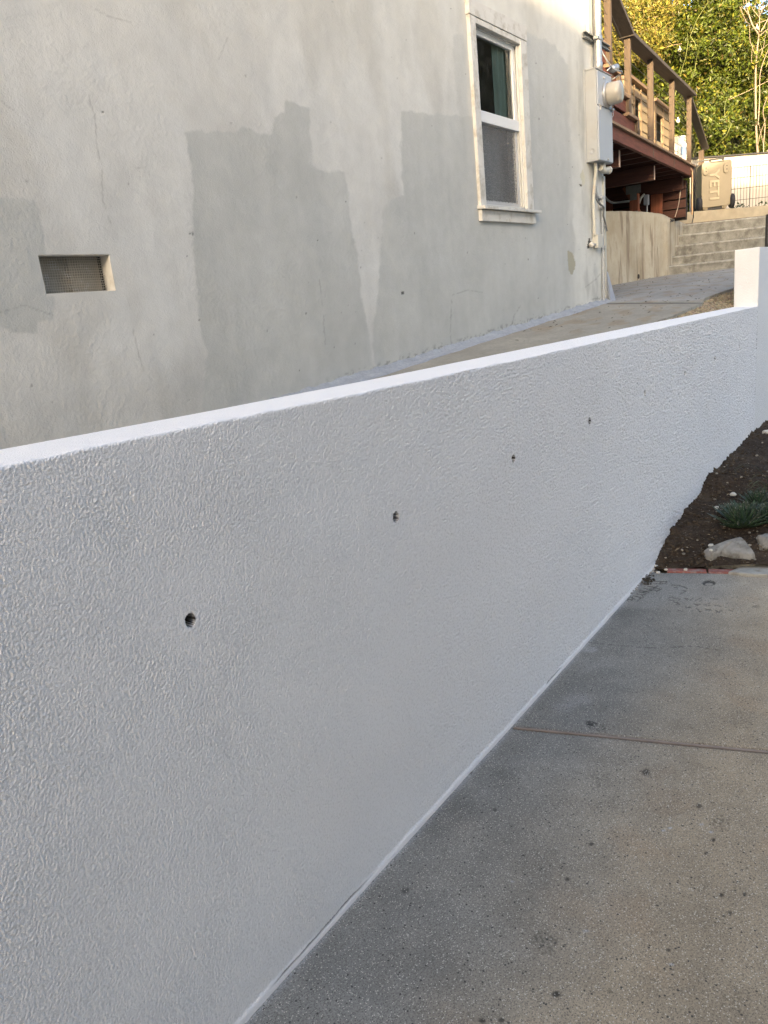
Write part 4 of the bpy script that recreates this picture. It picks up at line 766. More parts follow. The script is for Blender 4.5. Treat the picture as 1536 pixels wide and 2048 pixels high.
t = MB(); t.tube(smooth([dep(1278, 407, 10.9), dep(1282, 396, 10.9), dep(1288, 389, 10.95)], 5), .016, 10); tag(t.build('pale_hose', M['cream_clean']), 'short pale hose leaning beside the grey electrical box under the deck', 'hose')
V, Q = pebbles(26, lambda k: dep(RNG.uniform(1342, 1373), RNG.uniform(412, 424), 11.75), .03, .06); tag(npmesh('clutter_heap', V, Q, simple('dark_glossy_clutter', (.05, .05, .055), .25, .9, 40, bst=0), smooth=True), 'heap of dark glossy clutter in the shade beneath the deck corner', 'clutter', kind='stuff')
t = MB(); t.tube(smooth([dk(.45, -.035, 3.06), dep(1366, 340, 10.85), dep(1362, 375, 10.9), dep(1357, 410, 10.95), dep(1350, 434, 11.0)], 5), .0055, 6); tag(t.build('hanging_rope', simple('cream_rope', (.5, .42, .34), .8, .2, 60)), 'pale rope hanging from the deck edge down onto the stained wall', 'rope')
t = MB(); t.tube(smooth([dep(1386, 345, 10.75), dep(1386.5, 380, 10.8), dep(1386, 414, 11.6), dep(1387, 432, 12.0), dep(1384, 446, 12.0)], 5), .008, 6); tag(t.build('black_cord', M['black']), 'black cord dropping beside the cooler over the tan wall', 'cord')  # plain black cord, use unknown
t = MB(); a_ = dep(1393, 418, 12.5); t.obox(np.array([a_[0], a_[1], 2.3])-U*.055, U*.12, W_*.12, (0, 0, .98)); tag(t.build('black_strip', M['black'], None, .01), 'black upright strip in the gap between the deck corner and the cooler', 'post')  # narrow black box filling the gap
t = MB(); a_ = dep(1384.5, 380, 10.72); t.tube([(a_[0], a_[1], 2.40), (a_[0], a_[1], 2.98), (a_[0]-.02, a_[1]+.03, 3.03)], .012, 8); tag(t.build('copper_pipe', simple('bright_copper', (.55, .35, .2), .35, .1, 10, metal=.6)), 'thin copper coloured pipe running up the deck corner', 'pipe')

# siding clad outdoor counter on the deck
def counter(pl, pr, zt, off, openx, openz, name, lab):
    a = ondeck(pl, 250, off); b_ = ondeck(pr, 250, off); o = thing(name, lab, 'counter', (a[0], a[1], DZ))
    sa, sb = s_of(a[0]+off*.0734), s_of(b_[0]+off*.0734); L = sa-sb; t = MB(); rows = int(round((zt-DZ)/.115)); hh = (zt-DZ)/rows
    oa, ob = openx; za, zb_ = openz
    for r in range(rows):
        z0 = DZ+hh*r; zc_ = z0+hh/2
        segs = [(sa, sb)] if not (za < zc_ < zb_) else [(sa, sa-L*oa), (sa-L*ob, sb)]
        for s0, s1 in segs:
            if s0-s1 > .02: t.hexa([dk(s0, off-.012, z0), dk(s1, off-.012, z0), dk(s1, off+.015, z0), dk(s0, off+.015, z0), dk(s0, off, z0+hh-.002), dk(s1, off, z0+hh-.002), dk(s1, off+.015, z0+hh-.002), dk(s0, off+.015, z0+hh-.002)])
    t.obox(dk(sb+.02, off+.015, DZ), DD*.02, DN*.5, (0, 0, zt-DZ)); t.obox(dk(sa, off+.015, DZ), DD*.02, DN*.5, (0, 0, zt-DZ)); t.obox(dk(sa, off+.5, DZ), DD*L, DN*.02, (0, 0, (zt-DZ)*.45))
    t.build('siding', M['siding'], o)
    t = MB(); t.obox(dk(sa+.02, off-.06, zt), DD*(L+.05), DN*.62, (0, 0, .04)); t.build('countertop', M['tan'], o, .003)
    t = MB()
    for s0, w0 in ((sa, .06), (sb+.07, .07), (sa-L*oa+.03, .03), (sa-L*ob, .05)): t.obox(dk(s0, off-.022, DZ), DD*w0, DN*.012, (0, 0, zt-DZ))
    t.obox(dk(sa-L*oa, off-.024, zb_), DD*L*(ob-oa), DN*.014, (0, 0, .06)); t.each('trim', simple(name+'_trim', (.30, .21, .125), .7, .1, 10), o, .002)
    t = MB(); t.obox(dk(sa-L*oa, off+.2, DZ+.05), DD*L*(ob-oa), DN*.02, (0, 0, .2)); t.build('shelf', M['dark'], o)
    return o
counter(1254, 1296, 3.92, .40, (.30, .58), (3.55, 3.78), 'outdoor_counter', 'sunlit cream sided counter on the deck beside its top stairs')
counter(1306, 1341, 3.86, .38, (.10, .48), (3.46, 3.74), 'outdoor_counter', 'shaded lower cream sided counter next to the white propane tank')

# propane tank
tk = thing('propane_tank', 'white propane tank with a faded blue label standing on the deck', 'gas tank', dk(.95, .28, DZ))
c_ = ondeck(1359, 300, .26); c_[2] = DZ
t = MB(); t.lathe(c_, [(.10, 0), (.105, .0), (.105, .035), (.14, .04), (.152, .07), (.155, .20), (.152, .30), (.135, .345), (.10, .37), (.05, .385), (.02, .39)], 32); tb = t.build('cylinder', M['tank'], tk)
t = MB(); N_ = 28
for k in range(N_):
    a0, a1 = 2*math.pi*k/N_, 2*math.pi*(k+1)/N_
    if 5 <= k <= 7 or 19 <= k <= 21: hs = [(.36, .385), (.455, .475)]
    else: hs = [(.36, .475)]
    for h0, h1 in hs: t.add([c_+np.array([.085*math.cos(a), .085*math.sin(a), h]) for a, h in ((a0, h0), (a1, h0), (a1, h1), (a0, h1))]+[c_+np.array([.080*math.cos(a), .080*math.sin(a), h]) for a, h in ((a0, h0), (a1, h0), (a1, h1), (a0, h1))], [(0, 1, 2, 3), (7, 6, 5, 4), (3, 2, 6, 7), (0, 4, 5, 1), (0, 3, 7, 4), (1, 5, 6, 2)])
t.build('collar', M['tank'], tk); t = MB(); t.lathe(c_+np.array([0, 0, .38]), [(.018, 0), (.018, .03), (.03, .035), (.03, .055), (.01, .06)], 14); t.build('valve', M['galv'], tk)
def wrap(c, r, az0, az1, z0, z1, name, mt, par, nseg=10):
    t = MB(); P_ = []
    for i in range(nseg+1):
        a = az0+(az1-az0)*i/nseg
        for z in (z0, z1): P_.append(c+np.array([r*math.cos(a), r*math.sin(a), z]))
    t.add(P_, [(2*i, 2*i+2, 2*i+3, 2*i+1) for i in range(nseg)], True); return t.build(name, mt, par)
va = math.atan2(-c_[1], -c_[0]); wrap(c_, .1575, va+.1, va+.75, .20, .31, 'label', M['blue'], tb); 
for k in range(5): wrap(c_, .158, va-.7, va+.0-.1*(k % 2), .12+.035*k, .128+.035*k, 'print', M['ink'], tb)

# ------------------------------------------------------------------ cooler standing on end
CO = dep(1425, 416, 12.22); s0_ = (CO-a0_)@U; CO = a0_+U*s0_+W_*.02; CO[2] = ztop(s0_)+.004
ck = thing('wheeled_cooler', 'tan wheeled cooler stood on end on the low concrete wall', 'cooler', CO)
yaw = math.radians(-9); cu = _n(U*math.cos(yaw)+W_*math.sin(yaw)); cw = np.array([-cu[1], cu[0], 0]); cz = np.array([0, 0, 1.])
def cl(a, b, c): return CO + cu*a + cw*b + cz*c
def rbox(mbld, x0, x1, y0, y1, z0, z1, r, n=5, axis='y'):
    """box with rounded corners in the x-z outline, swept along y (local cooler axes)"""
    pts = []
    for cx, cz_, a0 in ((x1-r, z0+r, -90), (x1-r, z1-r, 0), (x0+r, z1-r, 90), (x0+r, z0+r, 180)):
        for k in range(n+1): a = math.radians(a0+90*k/n); pts.append((cx+r*math.cos(a), cz_+r*math.sin(a)))
    mbld.prism([cl(x_, y0, z_) for x_, z_ in pts], cw*(y1-y0))
CW = .225; CH = .72
t = MB(); rbox(t, -CW, CW-.0, 0, .34, .04, CH, .045); t.build('body', M['cooler'], ck, .008)
t = MB(); rbox(t, -CW-.008, CW+.008, .345, .42, .05, CH+.004, .045); t.build('lid', M['cooler'], ck, .008)
t = MB(); t.hexa([cl(-CW+.04, .02, -.0), cl(-CW+.10, .02, 0), cl(-CW+.10, .3, 0), cl(-CW+.04, .3, 0), cl(-CW+.02, .01, .05), cl(-CW+.10, .01, .05), cl(-CW+.10, .3, .05), cl(-CW+.02, .3, .05)]); t.build('foot', M['cooler'], ck, .004)
t = MB(); t.hexa([cl(CW-.13, .02, 0), cl(CW-.07, .02, 0), cl(CW-.07, .3, 0), cl(CW-.13, .3, 0), cl(CW-.13, .01, .05), cl(CW-.05, .01, .05), cl(CW-.05, .3, .05), cl(CW-.13, .3, .05)]); t.build('foot', M['cooler'], ck, .004)
t = MB(); t.box((0, 0, 0), (0, 0, 0)) if False else None; t.obox(cl(-CW+.10, .03, .005), cu*(2*CW-.23), cw*.26, (0, 0, .05)); t.obox(cl(-.05, .008, .045), cu*.09, cw*.02, (0, 0, .012)); t.build('axle_recess', M['black'], ck)
for s_ in (-1, 1):
    c0 = cl(s_*(CW+.022), .055, .105); t = MB(); t.lathe(c0-cu*.035, [(.06, 0), (.098, .004), (.108, .018), (.108, .052), (.098, .066), (.06, .07)], 28, cu); wh = t.build('wheel', M['tyre'], ck); t = MB(); t.lathe(c0-cu*.04, [(.03, 0), (.055, .003), (.055, .077), (.03, .08)], 20, cu); t.build('rim', M['black'], wh)
for s_ in (-1, 1):
    t = MB(); pts = []; xc_, zc_ = s_*.155-.012, CH-.12
    for k in range(12): a = math.radians(180*k/11); pts.append((xc_+.042*math.cos(a), zc_+.035+.042*math.sin(a)))
    for k in range(12): a = math.radians(180+180*k/11); pts.append((xc_+.042*math.cos(a), zc_-.035+.042*math.sin(a)))
    t.prism([cl(x_, -.018, z_) for x_, z_ in pts], cw*.022); pad = t.build('foot_pad', M['cooler'], ck, .005)
    t = MB()
    for dz in (-.02, .03): t.lathe(cl(xc_+.004, -.0185, zc_+dz), [(.008, 0), (.008, .002)], 10, -cw)
    t.each('screw_hole', M['black'], pad)
t = MB(); hb_ = CH; t.obox(cl(-.10, .05, hb_-.035), cu*.20, cw*.02, (0, 0, .012)); t.obox(cl(-.10, .01, hb_-.03), cu*.02, cw*.05, (0, 0, .06)); t.obox(cl(.09, .01, hb_-.03), cu*.02, cw*.05, (0, 0, .06)); t.obox(cl(-.10, .012, hb_-.022), cu*.21, -cw*.014, (0, 0, .012)); t.obox(cl(-.10, .012, hb_+.028), cu*.21, -cw*.014, (0, 0, .014)); t.obox(cl(-.30, .10, hb_+.03), cu*.44, cw*.03, (0, 0, .02)); t.build('handle', M['black'], ck, .003)
for zc_ in (.59, .17):
    t = MB(); t.obox(cl(CW, .30, zc_-.03), cu*.016, cw*.07, (0, 0, .06)); t.build('latch', M['black'], ck, .004)
# embossed lettering reading down the base
def letters(txt, size, depth):
    cu_ = bpy.data.curves.new('tmp', 'FONT'); cu_.body = txt; cu_.size = size; cu_.extrude = depth; cu_.offset = .0045; cu_.space_character = 1.05
    o = bpy.data.objects.new('tmp', cu_); COL.objects.link(o); dg = bpy.context.evaluated_depsgraph_get(); dg.update(); me = bpy.data.meshes.new_from_object(o.evaluated_get(dg)); 
    v = np.array([q.co[:] for q in me.vertices]); f = [tuple(p.vertices) for p in me.polygons]; bpy.data.objects.remove(o); return v, f
v, f = letters('YETI', .20, .004); v[:, 0] -= v[:, 0].min(); lx_ = v[:, 0].max(); v[:, 0] *= .45/lx_; v[:, 1] *= .145/(v[:, 1].max()-v[:, 1].min()); v[:, 1] -= v[:, 1].mean()
t = MB(); t.add([cl(y_-.02, -.007-z_*1.4, .60-x_) for x_, y_, z_ in v], f); t.build('lettering', M['cooler_text'], ck)

# ------------------------------------------------------------------ white fence, wire panel, vine
fb = a0_+U*.9+W_*1.3
wf = thing('white_fence', 'sunlit white board fence behind the upright cooler', 'fence', fb)
t = MB(); p0 = dep(1385, 415, 13.7); p1 = dep(1700, 400, 13.7); z0_, z1_ = dep(1455, 317, 13.7)[2], dep(1528, 311.5, 13.7)[2]; sl2 = (z1_-z0_)/(73/1500*13.7); LL = 3.2
fo = dep(1380, 415, 13.7); 
for k in range(16):
    a_ = fo+U*(k*.2); zz = z0_+sl2*(k*.2-.685); t.hexa([np.array([*a_[:2], 2.3]), np.array([*(a_+U*.197)[:2], 2.3]), np.array([*(a_+U*.197+W_*.02)[:2], 2.3]), np.array([*(a_+W_*.02)[:2], 2.3]), np.array([*a_[:2], zz]), np.array([*(a_+U*.197)[:2], zz+sl2*.2]), np.array([*(a_+U*.197+W_*.02)[:2], zz+sl2*.2]), np.array([*(a_+W_*.02)[:2], zz])])
t.build('boards', M['fence_white'], wf)
t = MB(); zz = z0_+sl2*(-.685); t.beam(np.array([*fo[:2], zz+.012])-W_*.02, np.array([*(fo+U*3.2)[:2], zz+sl2*3.2+.012])-W_*.02, .05, .022); t.build('cap_rail', M['black'], wf)
t = MB(); wo = dep(1462, 415, 12.75); zb_ = 2.5; zt_ = dep(1500, 334, 12.75)[2]
for k in range(30):
    a_ = wo+U*(.0+.052*k); t.tube([(a_[0], a_[1], zb_), (a_[0], a_[1], zt_-(.0 if k % 12 else -.02))], .0034 if k != 6 else .007, 5)
for z_ in (zb_+.03, zb_+.2, zb_+.38, zb_+.55, zt_-.01): t.tube([(wo[0], wo[1], z_), tuple((wo+U*1.55)[:2])+(z_,)], .0042, 5)
tag(t.build('wire_panel', M['wire']), 'dark wire mesh panel standing in front of the white fence', 'wire fence')
def leaves(n, posf, size, colf, name, m, parent=None, aspect=.5, fold=.18, ori=None):
    P0 = posf(n); n = len(P0); d = RNG.normal(size=(n, 3)); 
    if ori is not None: d = d*ori[1] + np.array(ori[0])
    d /= np.linalg.norm(d, axis=1)[:, None]; e = RNG.normal(size=(n, 3)); e -= (e*d).sum(1)[:, None]*d; e /= np.linalg.norm(e, axis=1)[:, None]; nn_ = np.cross(d, e)
    s = size*RNG.uniform(.6, 1.35, (n, 1)); a = P0-d*s*.5; b = P0+d*s*.5; l = P0+e*s*aspect*.5+nn_*s*fold-d*s*.05; r = P0-e*s*aspect*.5+nn_*s*fold-d*s*.05
    V = np.stack([a, l, b, r], 1).reshape(-1, 3); k = np.arange(n)*4; Q = np.concatenate([np.stack([k, k+1, k+2], 1), np.stack([k, k+2, k+3], 1)])
    return npmesh(name, V, Q, m, parent, {'col': np.repeat(np.clip(colf(P0), 0, 1), 4, 0)}, smooth=False)
def vpos(n):
    s_ = RNG.uniform(.0, 1.5, n); h = RNG.uniform(-.03, .07, n)+.04*np.sin(s_*14); return wo+U*s_[:, None]-W_*.04+W_*RNG.normal(0, .02, (n, 1))+np.array([0, 0, 1.])*(zb_+.04+h-wo[2])[:, None]
tag(leaves(260, vpos, .05, lambda p: np.array([.03, .06, .025])*RNG.uniform(.5, 1.6, (len(p), 1)), 'creeper', M['leaf']), 'dark creeping plant along the foot of the wire mesh panel', 'creeper')

# ------------------------------------------------------------------ hedge and trees
HO = EYE*np.array([1, 1, 0]) + W_*0
FW = _n([R[0, 2], R[1, 2], 0])                    # horizontal forward
def hp_(s, d, z): return np.stack([U[0]*s+FW[0]*d, U[1]*s+FW[1]*d, z+0*s], -1)
def htop(s): return 6.95 + .22*np.sin(s*1.9) + .15*np.sin(s*4.3+1) - .42*np.clip(s-6.3, 0, 1.2)
hed = thing('hedge', 'tall dense green hedge lit by low sun behind the deck and white fence', 'hedge', hp_(np.array(6.), 16., 2.3))
def surf(s, z): return 15.6 + .75*fbm(s*.8, z*.8, 3, 3) + .28*fbm(s*2.6, z*2.6, 2, 8) + .16*np.maximum(z-4, 0)
def hpos(n):
    s = RNG.uniform(2.2, 10.5, n); z = RNG.uniform(2.3, 7.6, n); k = (z < htop(s)+RNG.normal(0, .12, n)) & (fbm(s*3.2, z*3.2, 3, 31) > -.48); s, z = s[k], z[k]
    d = surf(s, z)+RNG.exponential(.16, len(s))*1. - .1; return hp_(s, d, z)
def hcol(p):
    n = len(p); s = p@np.array([U[0], U[1], 0]); c = np.where(RNG.random((n, 1)) < .8, [[.095, .130, .018]], [[.22, .215, .030]]); br = (RNG.random(n) < .02+.04*(fbm(s*1.5, p[:, 2]*1.5, 2, 6) > .2)); c = np.where(br[:, None], [[.16, .11, .03]], c)
    return c*RNG.uniform(.3, 1.5, (n, 1))*np.where(fbm(s*2.2, p[:, 2]*2.2, 2, 61) < -.15, .6, 1)[:, None]
leaves(125000, hpos, .080, hcol, 'foliage', M['leaf'], hed, .52, .14)
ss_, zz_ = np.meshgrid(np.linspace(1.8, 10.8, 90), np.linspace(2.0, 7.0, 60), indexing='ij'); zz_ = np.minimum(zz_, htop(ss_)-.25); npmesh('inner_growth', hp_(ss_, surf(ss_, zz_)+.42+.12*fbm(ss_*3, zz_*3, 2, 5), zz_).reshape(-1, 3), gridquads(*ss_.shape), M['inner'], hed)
t = MB(); rb = np.random.default_rng(5)
for k in range(12):
    s_ = rb.uniform(4.5, 8.8); z_ = rb.uniform(3.2, 5.6); pts = []; 
    for q_ in range(6): pts.append(hp_(np.array(s_), float(surf(np.array(s_), np.array(z_)))-.10-.03*q_, z_)); s_ += rb.uniform(-.02, .10)*(-1)**k; z_ += rb.uniform(.10, .22)
    t.tube(pts, [.009, .009, .008, .007, .005, .004], 5)
t.each('shoot', simple('yellow_green_shoot', (.15, .17, .05), .7, .3, 9, bst=0), hed)
# golden shrub crown, upper left
def gpos_(n):
    s = RNG.normal(4.95, 1.0, n); z = RNG.uniform(5.3, 8.6, n); lim = 5.2+.7*np.abs(s-4.8)**1.4+.3*np.sin(s*3); k = (z > lim-.2+RNG.normal(0, .12, n)) & (s < 7.1-.0*z) & (s > 2); s, z = s[k], z[k]; d = 15.1+.5*fbm(s*1.2, z*1.2, 3, 77)+RNG.exponential(.15, len(s)); return hp_(s, d+.0, z)
gt = thing('golden_tree', 'golden olive leaved tree rising above the left part of the hedge', 'tree', hp_(np.array(4.9), 16.0, 2.3))
leaves(34000, gpos_, .085, lambda p: np.where(RNG.random((len(p), 1)) < .6, [[.27, .245, .05]], np.where(RNG.random((len(p), 1)) < .5, [[.13, .15, .03]], [[.22, .16, .05]]))*RNG.uniform(.45, 1.4, (len(p), 1)), 'crown', M['leaf'], gt, .34, .1)
t = MB(); t.tube([hp_(np.array(4.9), 16.2, 2.3), hp_(np.array(4.8), 16.3, 4.5), hp_(np.array(5.0), 16.1, 7.6)], [.13, .10, .04], 8)
for k in range(6): a_ = rb.uniform(-1, 1); t.tube([hp_(np.array(4.85), 16.2, 5+.3*k), hp_(np.array(4.85+a_*.6), 16.0, 5.8+.3*k), hp_(np.array(4.85+a_*1.2), 15.8, 6.4+.3*k)], [.05, .03, .012], 6)
t.build('trunk', M['branch'], gt)
# dark tree behind on the right
def dpos_(n):
    s = RNG.uniform(6.8, 11.2, n)*1.15; z = RNG.uniform(6.5, 12, n); k = ((s-8.9)/1.9)**2+((z-8.3)/1.9)**2+.5*fbm(s*1.3, z*1.3, 3, 9) < 1; s, z = s[k], z[k]; d = 19.5+RNG.normal(0, .8, len(s)); return hp_(s, d, z)
dt = thing('dark_tree', 'dark grey-green tree against the sky behind the right side of the hedge', 'tree', hp_(np.array(8.9), 19.5, 2.3))
leaves(26000, dpos_, .10, lambda p: np.array([[.035, .05, .022]])*RNG.uniform(.4, 1.4, (len(p), 1)), 'crown', M['leaf'], dt, .4, .1)
t = MB(); t.tube([hp_(np.array(9.2), 19.7, 2.3), hp_(np.array(9.1), 19.6, 6), hp_(np.array(8.9), 19.5, 9)], [.18, .14, .05], 8)
for k in range(8): a_ = rb.uniform(-1, 1); t.tube([hp_(np.array(9.05), 19.6, 6+.3*k), hp_(np.array(9.05+a_*.7), 19.5, 6.8+.3*k), hp_(np.array(9.05+a_*1.4), 19.4, 7.3+.3*k)], [.05, .03, .012], 6)
t.build('trunk', M['branch'], dt)
# bare shrub with pale branches
bs_ = thing('bare_shrub', 'leafless pale branched shrub in front of the right end of the hedge', 'shrub', dep(1517, 330, 13.8))
t = MB(); D0 = 13.8
for pts, r0 in [([(1517, 330), (1512, 250), (1511, 170), (1512, 125), (1518, 70), (1524, 60), (1536, 38), (1550, 10)], .028), ([(1518, 70), (1505, 50), (1498, 30), (1493, 10), (1491, -20)], .02), ([(1518, 72), (1519, 40), (1518, 15), (1522, -10)], .012), ([(1505, 50), (1494, 45), (1486, 30), (1480, 15), (1468, 2), (1455, -10)], .012), ([(1498, 32), (1490, 20), (1475, 8), (1466, -5)], .013), ([(1519, 35), (1508, 22), (1500, 8), (1495, -8)], .008), ([(1519, 34), (1524, 18), (1527, 0)], .007), ([(1522, 70), (1530, 62), (1540, 56)], .012), ([(1511, 115), (1505, 95), (1500, 80), (1499, 50)], .010), ([(1512, 112), (1520, 100), (1528, 95), (1536, 88)], .009), ([(1503, 125), (1504, 100), (1507, 90)], .006), ([(1514, 125), (1524, 105), (1530, 75), (1532, 65)], .007), ([(1516, 250), (1519, 200), (1520, 150), (1528, 120), (1536, 100)], .014), ([(1514, 300), (1520, 270), (1531, 240), (1536, 225)], .009), ([(1528, 330), (1527, 290), (1530, 250), (1526, 220), (1536, 190)], .016), ([(1527, 290), (1520, 260), (1516, 235)], .006), ([(1530, 265), (1524, 258), (1510, 262)], .004), ([(1536, 300), (1529, 318), (1533, 350), (1537, 380), (1536, 410)], .012), ([(1508, 22), (1512, 5), (1514, -10)], .005), ([(1491, 20), (1487, 5), (1488, -10)], .006)]:
    P_ = smooth([dep(a, b, D0+.1*math.sin(a*.3)) for a, b in pts], 4); t.tube(P_, list(np.linspace(r0*.75, r0*.3, len(P_))), 6)
t.build('branches', M['branch'], bs_)
# string lights
sl_g = thing('string_lights', 'string of pale globe bulbs hung across the front of the hedge', 'string lights', dep(1360, 90, 14.6))
t = MB(); t.tube(smooth([dep(1240, 128, 13.6), dep(1288, 112, 13.7), dep(1340, 92, 13.8), dep(1360, 88, 13.9), dep(1400, 80, 14.0), dep(1450, 66, 14.0), dep(1505, 50, 14.0), dep(1560, 30, 14.0)]), .006, 6); t.tube(smooth([dep(1385, 245, 13.9), dep(1420, 218, 13.9), dep(1450, 203, 14.0), dep(1500, 180, 14.0), dep(1560, 150, 14.0)]), .005, 6); t.build('cord', M['branch'], sl_g)
for a, b in [(1287, 117), (1359, 100), (1436, 81), (1514, 57), (1356, 242)]:
    c_ = dep(a, b, 13.9); t = MB(); t.lathe(c_-np.array([0, 0, .035]), [(.004, 0), (.025, .01), (.035, .035), (.025, .06), (.012, .07), (.012, .1)], 14); t.build('bulb', M['lamp'], sl_g)
t = MB(); c_ = dep(1531, 470, 10.9); t.obox(np.array([c_[0], c_[1], 1.5])+U*.02, U*.06, W_*.06, (0, 0, .8)); tag(t.build('black_post', M['black'], None, .01), 'black post right of the concrete steps just above the white pillar', 'post')

# ------------------------------------------------------------------ planting bed
def soilz(X, Y):
    f_ = np.interp(X, [4.0, 4.06, 4.137, 4.338, 4.781, 5.095, 5.364, 5.905, 6.439, 6.839, 7.686, 12], [-.02, -.008, .009, .09, .150, .150, .232, .215, .215, .232, .20, .22])
    k = ss(1.1, -.1, Y); return f_*(1-k)+np.interp(X, [4, 4.25, 4.8, 6, 12], [-.02, -.005, .05, .14, .2])*k
xs = np.concatenate([np.linspace(4.03, 5.6, 330)[:-1], np.linspace(5.6, 10.7, 300)]); ys = np.concatenate([np.linspace(-3.2, .1, 30)[:-1], np.linspace(.1, 1.235, 230)])
X, Y = np.meshgrid(xs, ys, indexing='ij'); X = np.where(X < 5.0, np.maximum(X, bx(Y)+.05-.0) if False else X + (bx(Y)+.058-4.03)*(5.0-X)/.97, X)
rg_ = np.clip((X-bx(Y)-.06)*8, 0, 1); Z = soilz(X, Y) + rg_*(.022*fbm(X*5, Y*5, 4, 3) + .024*np.abs(fbm(X*14, Y*14, 3, 6)) + .010*fbm(X*40, Y*40, 2, 9)) + .05*rg_*ss(1.15, 1.225, Y)*np.abs(fbm(X*14, Y*3, 3, 13))
C = np.ones(X.shape+(3,))*np.array([.055, .04, .028]); C *= (1+.35*fbm(X*4, Y*4, 3, 3)+.3*fbm(X*30, Y*30, 2, 5))[..., None]; lt_ = ss(.15, .4, fbm(X*3+1, Y*3, 3, 8))*.4; C = C*(1-lt_[..., None])+np.array([.12, .09, .06])*lt_[..., None]
tag(npmesh('soil_bed', np.stack([X, Y, Z], -1).reshape(-1, 3), gridquads(*X.shape), M['soil'], attrs={'col': np.clip(C, .005, 1).reshape(-1, 3)}), kind='structure')
# bricks along the driveway edge
def brick_at(s0, s1, lab):
    p = np.array([bx(1.164-s0), 1.164-s0, 0]); q = np.array([bx(1.164-s1), 1.164-s1, 0]); d = q-p; nn_ = _n([d[1]*-1, d[0], 0]); nn_ = nn_ if nn_[0] > 0 else -nn_
    t = MB(); t.obox(p+np.array([.004, 0, -.05]), d*.975, nn_*.052, (0, 0, .058)); o = t.build('edging_brick', M['brick'], None, .004, 2); tag(o, lab, 'brick', 'bricks edging the driveway'); return o
brick_at(.04, .24, 'mortar-smeared pink edging brick nearest the white wall'); brick_at(.243, .49, 'red edging brick in the middle below the pale rock'); brick_at(.495, .74, 'clean red edging brick in front of the flat concrete slab'); 
t = MB(); 
for k in range(9): a0, a1 = .745+.25*k, .99+.25*k; p = np.array([bx(1.164-a0), 1.164-a0, 0]); q = np.array([bx(1.164-a1), 1.164-a1, 0]); t.obox(p+np.array([.004, 0, -.05]), (q-p)*.975, (.05, .016, 0), (0, 0, .056))
tag(t.build('brick_border', M['brick'], None, .004), 'rest of the brick border running off to the right of the slab', 'brick border', kind='stuff')
def rock(c, sz, seed, name, lab, cat='rock', m='rock', flat=1.):
    bm = bmesh.new(); bmesh.ops.create_icosphere(bm, subdivisions=4, radius=1)
    for v in bm.verts:
        p = np.array(v.co); k = 1+.34*float(fbm(np.array(p[0]*1.1+seed), np.array(p[1]*1.1+p[2]), 3, seed))+.10*float(fbm(np.array(p[0]*4), np.array(p[1]*4+p[2]*3), 3, seed+2)); p = p*k; p[2] = max(min(p[2], .75*flat), -.6); v.co = p*sz
    me = bpy.data.meshes.new(name); bm.to_mesh(me); bm.free(); me.polygons.foreach_set('use_smooth', [True]*len(me.polygons)); o = link(name, me, M[m]); o.location = c; return tag(o, lab, cat)
def gz(px_, py_):
    z = .05
    for _ in range(12): p = onz(px_, py_, z); z = float(soilz(np.array(p[0]), np.array(p[1])))
    return p
# big rock as a traced, faceted lump
p_ = gz(1462, 1112); 
t = MB(); prof_ = [(1405, 1117), (1412, 1112), (1424, 1111), (1438, 1104), (1452, 1100), (1458, 1093), (1464, 1088), (1478, 1079), (1490, 1086), (1497, 1098), (1505, 1112), (1512, 1118), (1500, 1122), (1480, 1121), (1460, 1124), (1440, 1127), (1420, 1132), (1412, 1130)]
base = [gz(a, b)+np.array([0, 0, .02]) for a, b in prof_]; cen = np.mean(base, 0); apx = gz(1480, 1092)
lay = []
for k, (sc, hz) in enumerate([(1.0, -.04), (1.0, .035), (.96, .055), (.82, .070), (.60, .084), (.35, .100), (.12, .108)]):
    lay.append([tuple(cen+(apx-cen)*(1-sc)*np.array([1, 1, 0])+(b_-cen)*np.array([sc, sc, 0])+np.array([0, 0, hz-.05+.008*float(perlin(np.array(b_[0]*23+k), np.array(b_[1]*23), 5))])*np.array([1, 1, 1])) for b_ in base])
n = len(base); t.add([p for L in lay for p in L], [(k*n+i, k*n+(i+1) % n, (k+1)*n+(i+1) % n, (k+1)*n+i) for k in range(len(lay)-1) for i in range(n)]+[tuple((len(lay)-1)*n+i for i in range(n))], False)
tag(t.build('rock', M['rock'], None, .004, 1), 'large pale pitted rock lying in the soil in front of the aloe', 'rock')
c_ = gz(1534, 1092); rock((c_[0], c_[1]-.03, c_[2]+.02), np.array([.07, .085, .06]), 3, 'rock', 'rounded pale rock cut by the right edge beside the large rock')
t = MB(); sl_p = [onz(a, b, .014) for a, b in [(1456, 1144), (1475, 1136), (1510, 1127), (1560, 1118), (1620, 1120), (1620, 1152), (1540, 1149.5), (1500, 1148)]]; t.prism([p-np.array([0, 0, .04]) for p in sl_p], (0, 0, .042)); tag(t.build('stepping_slab', M['slab'], None, .005), 'flat pale concrete slab beside the red bricks at the right', 'slab')
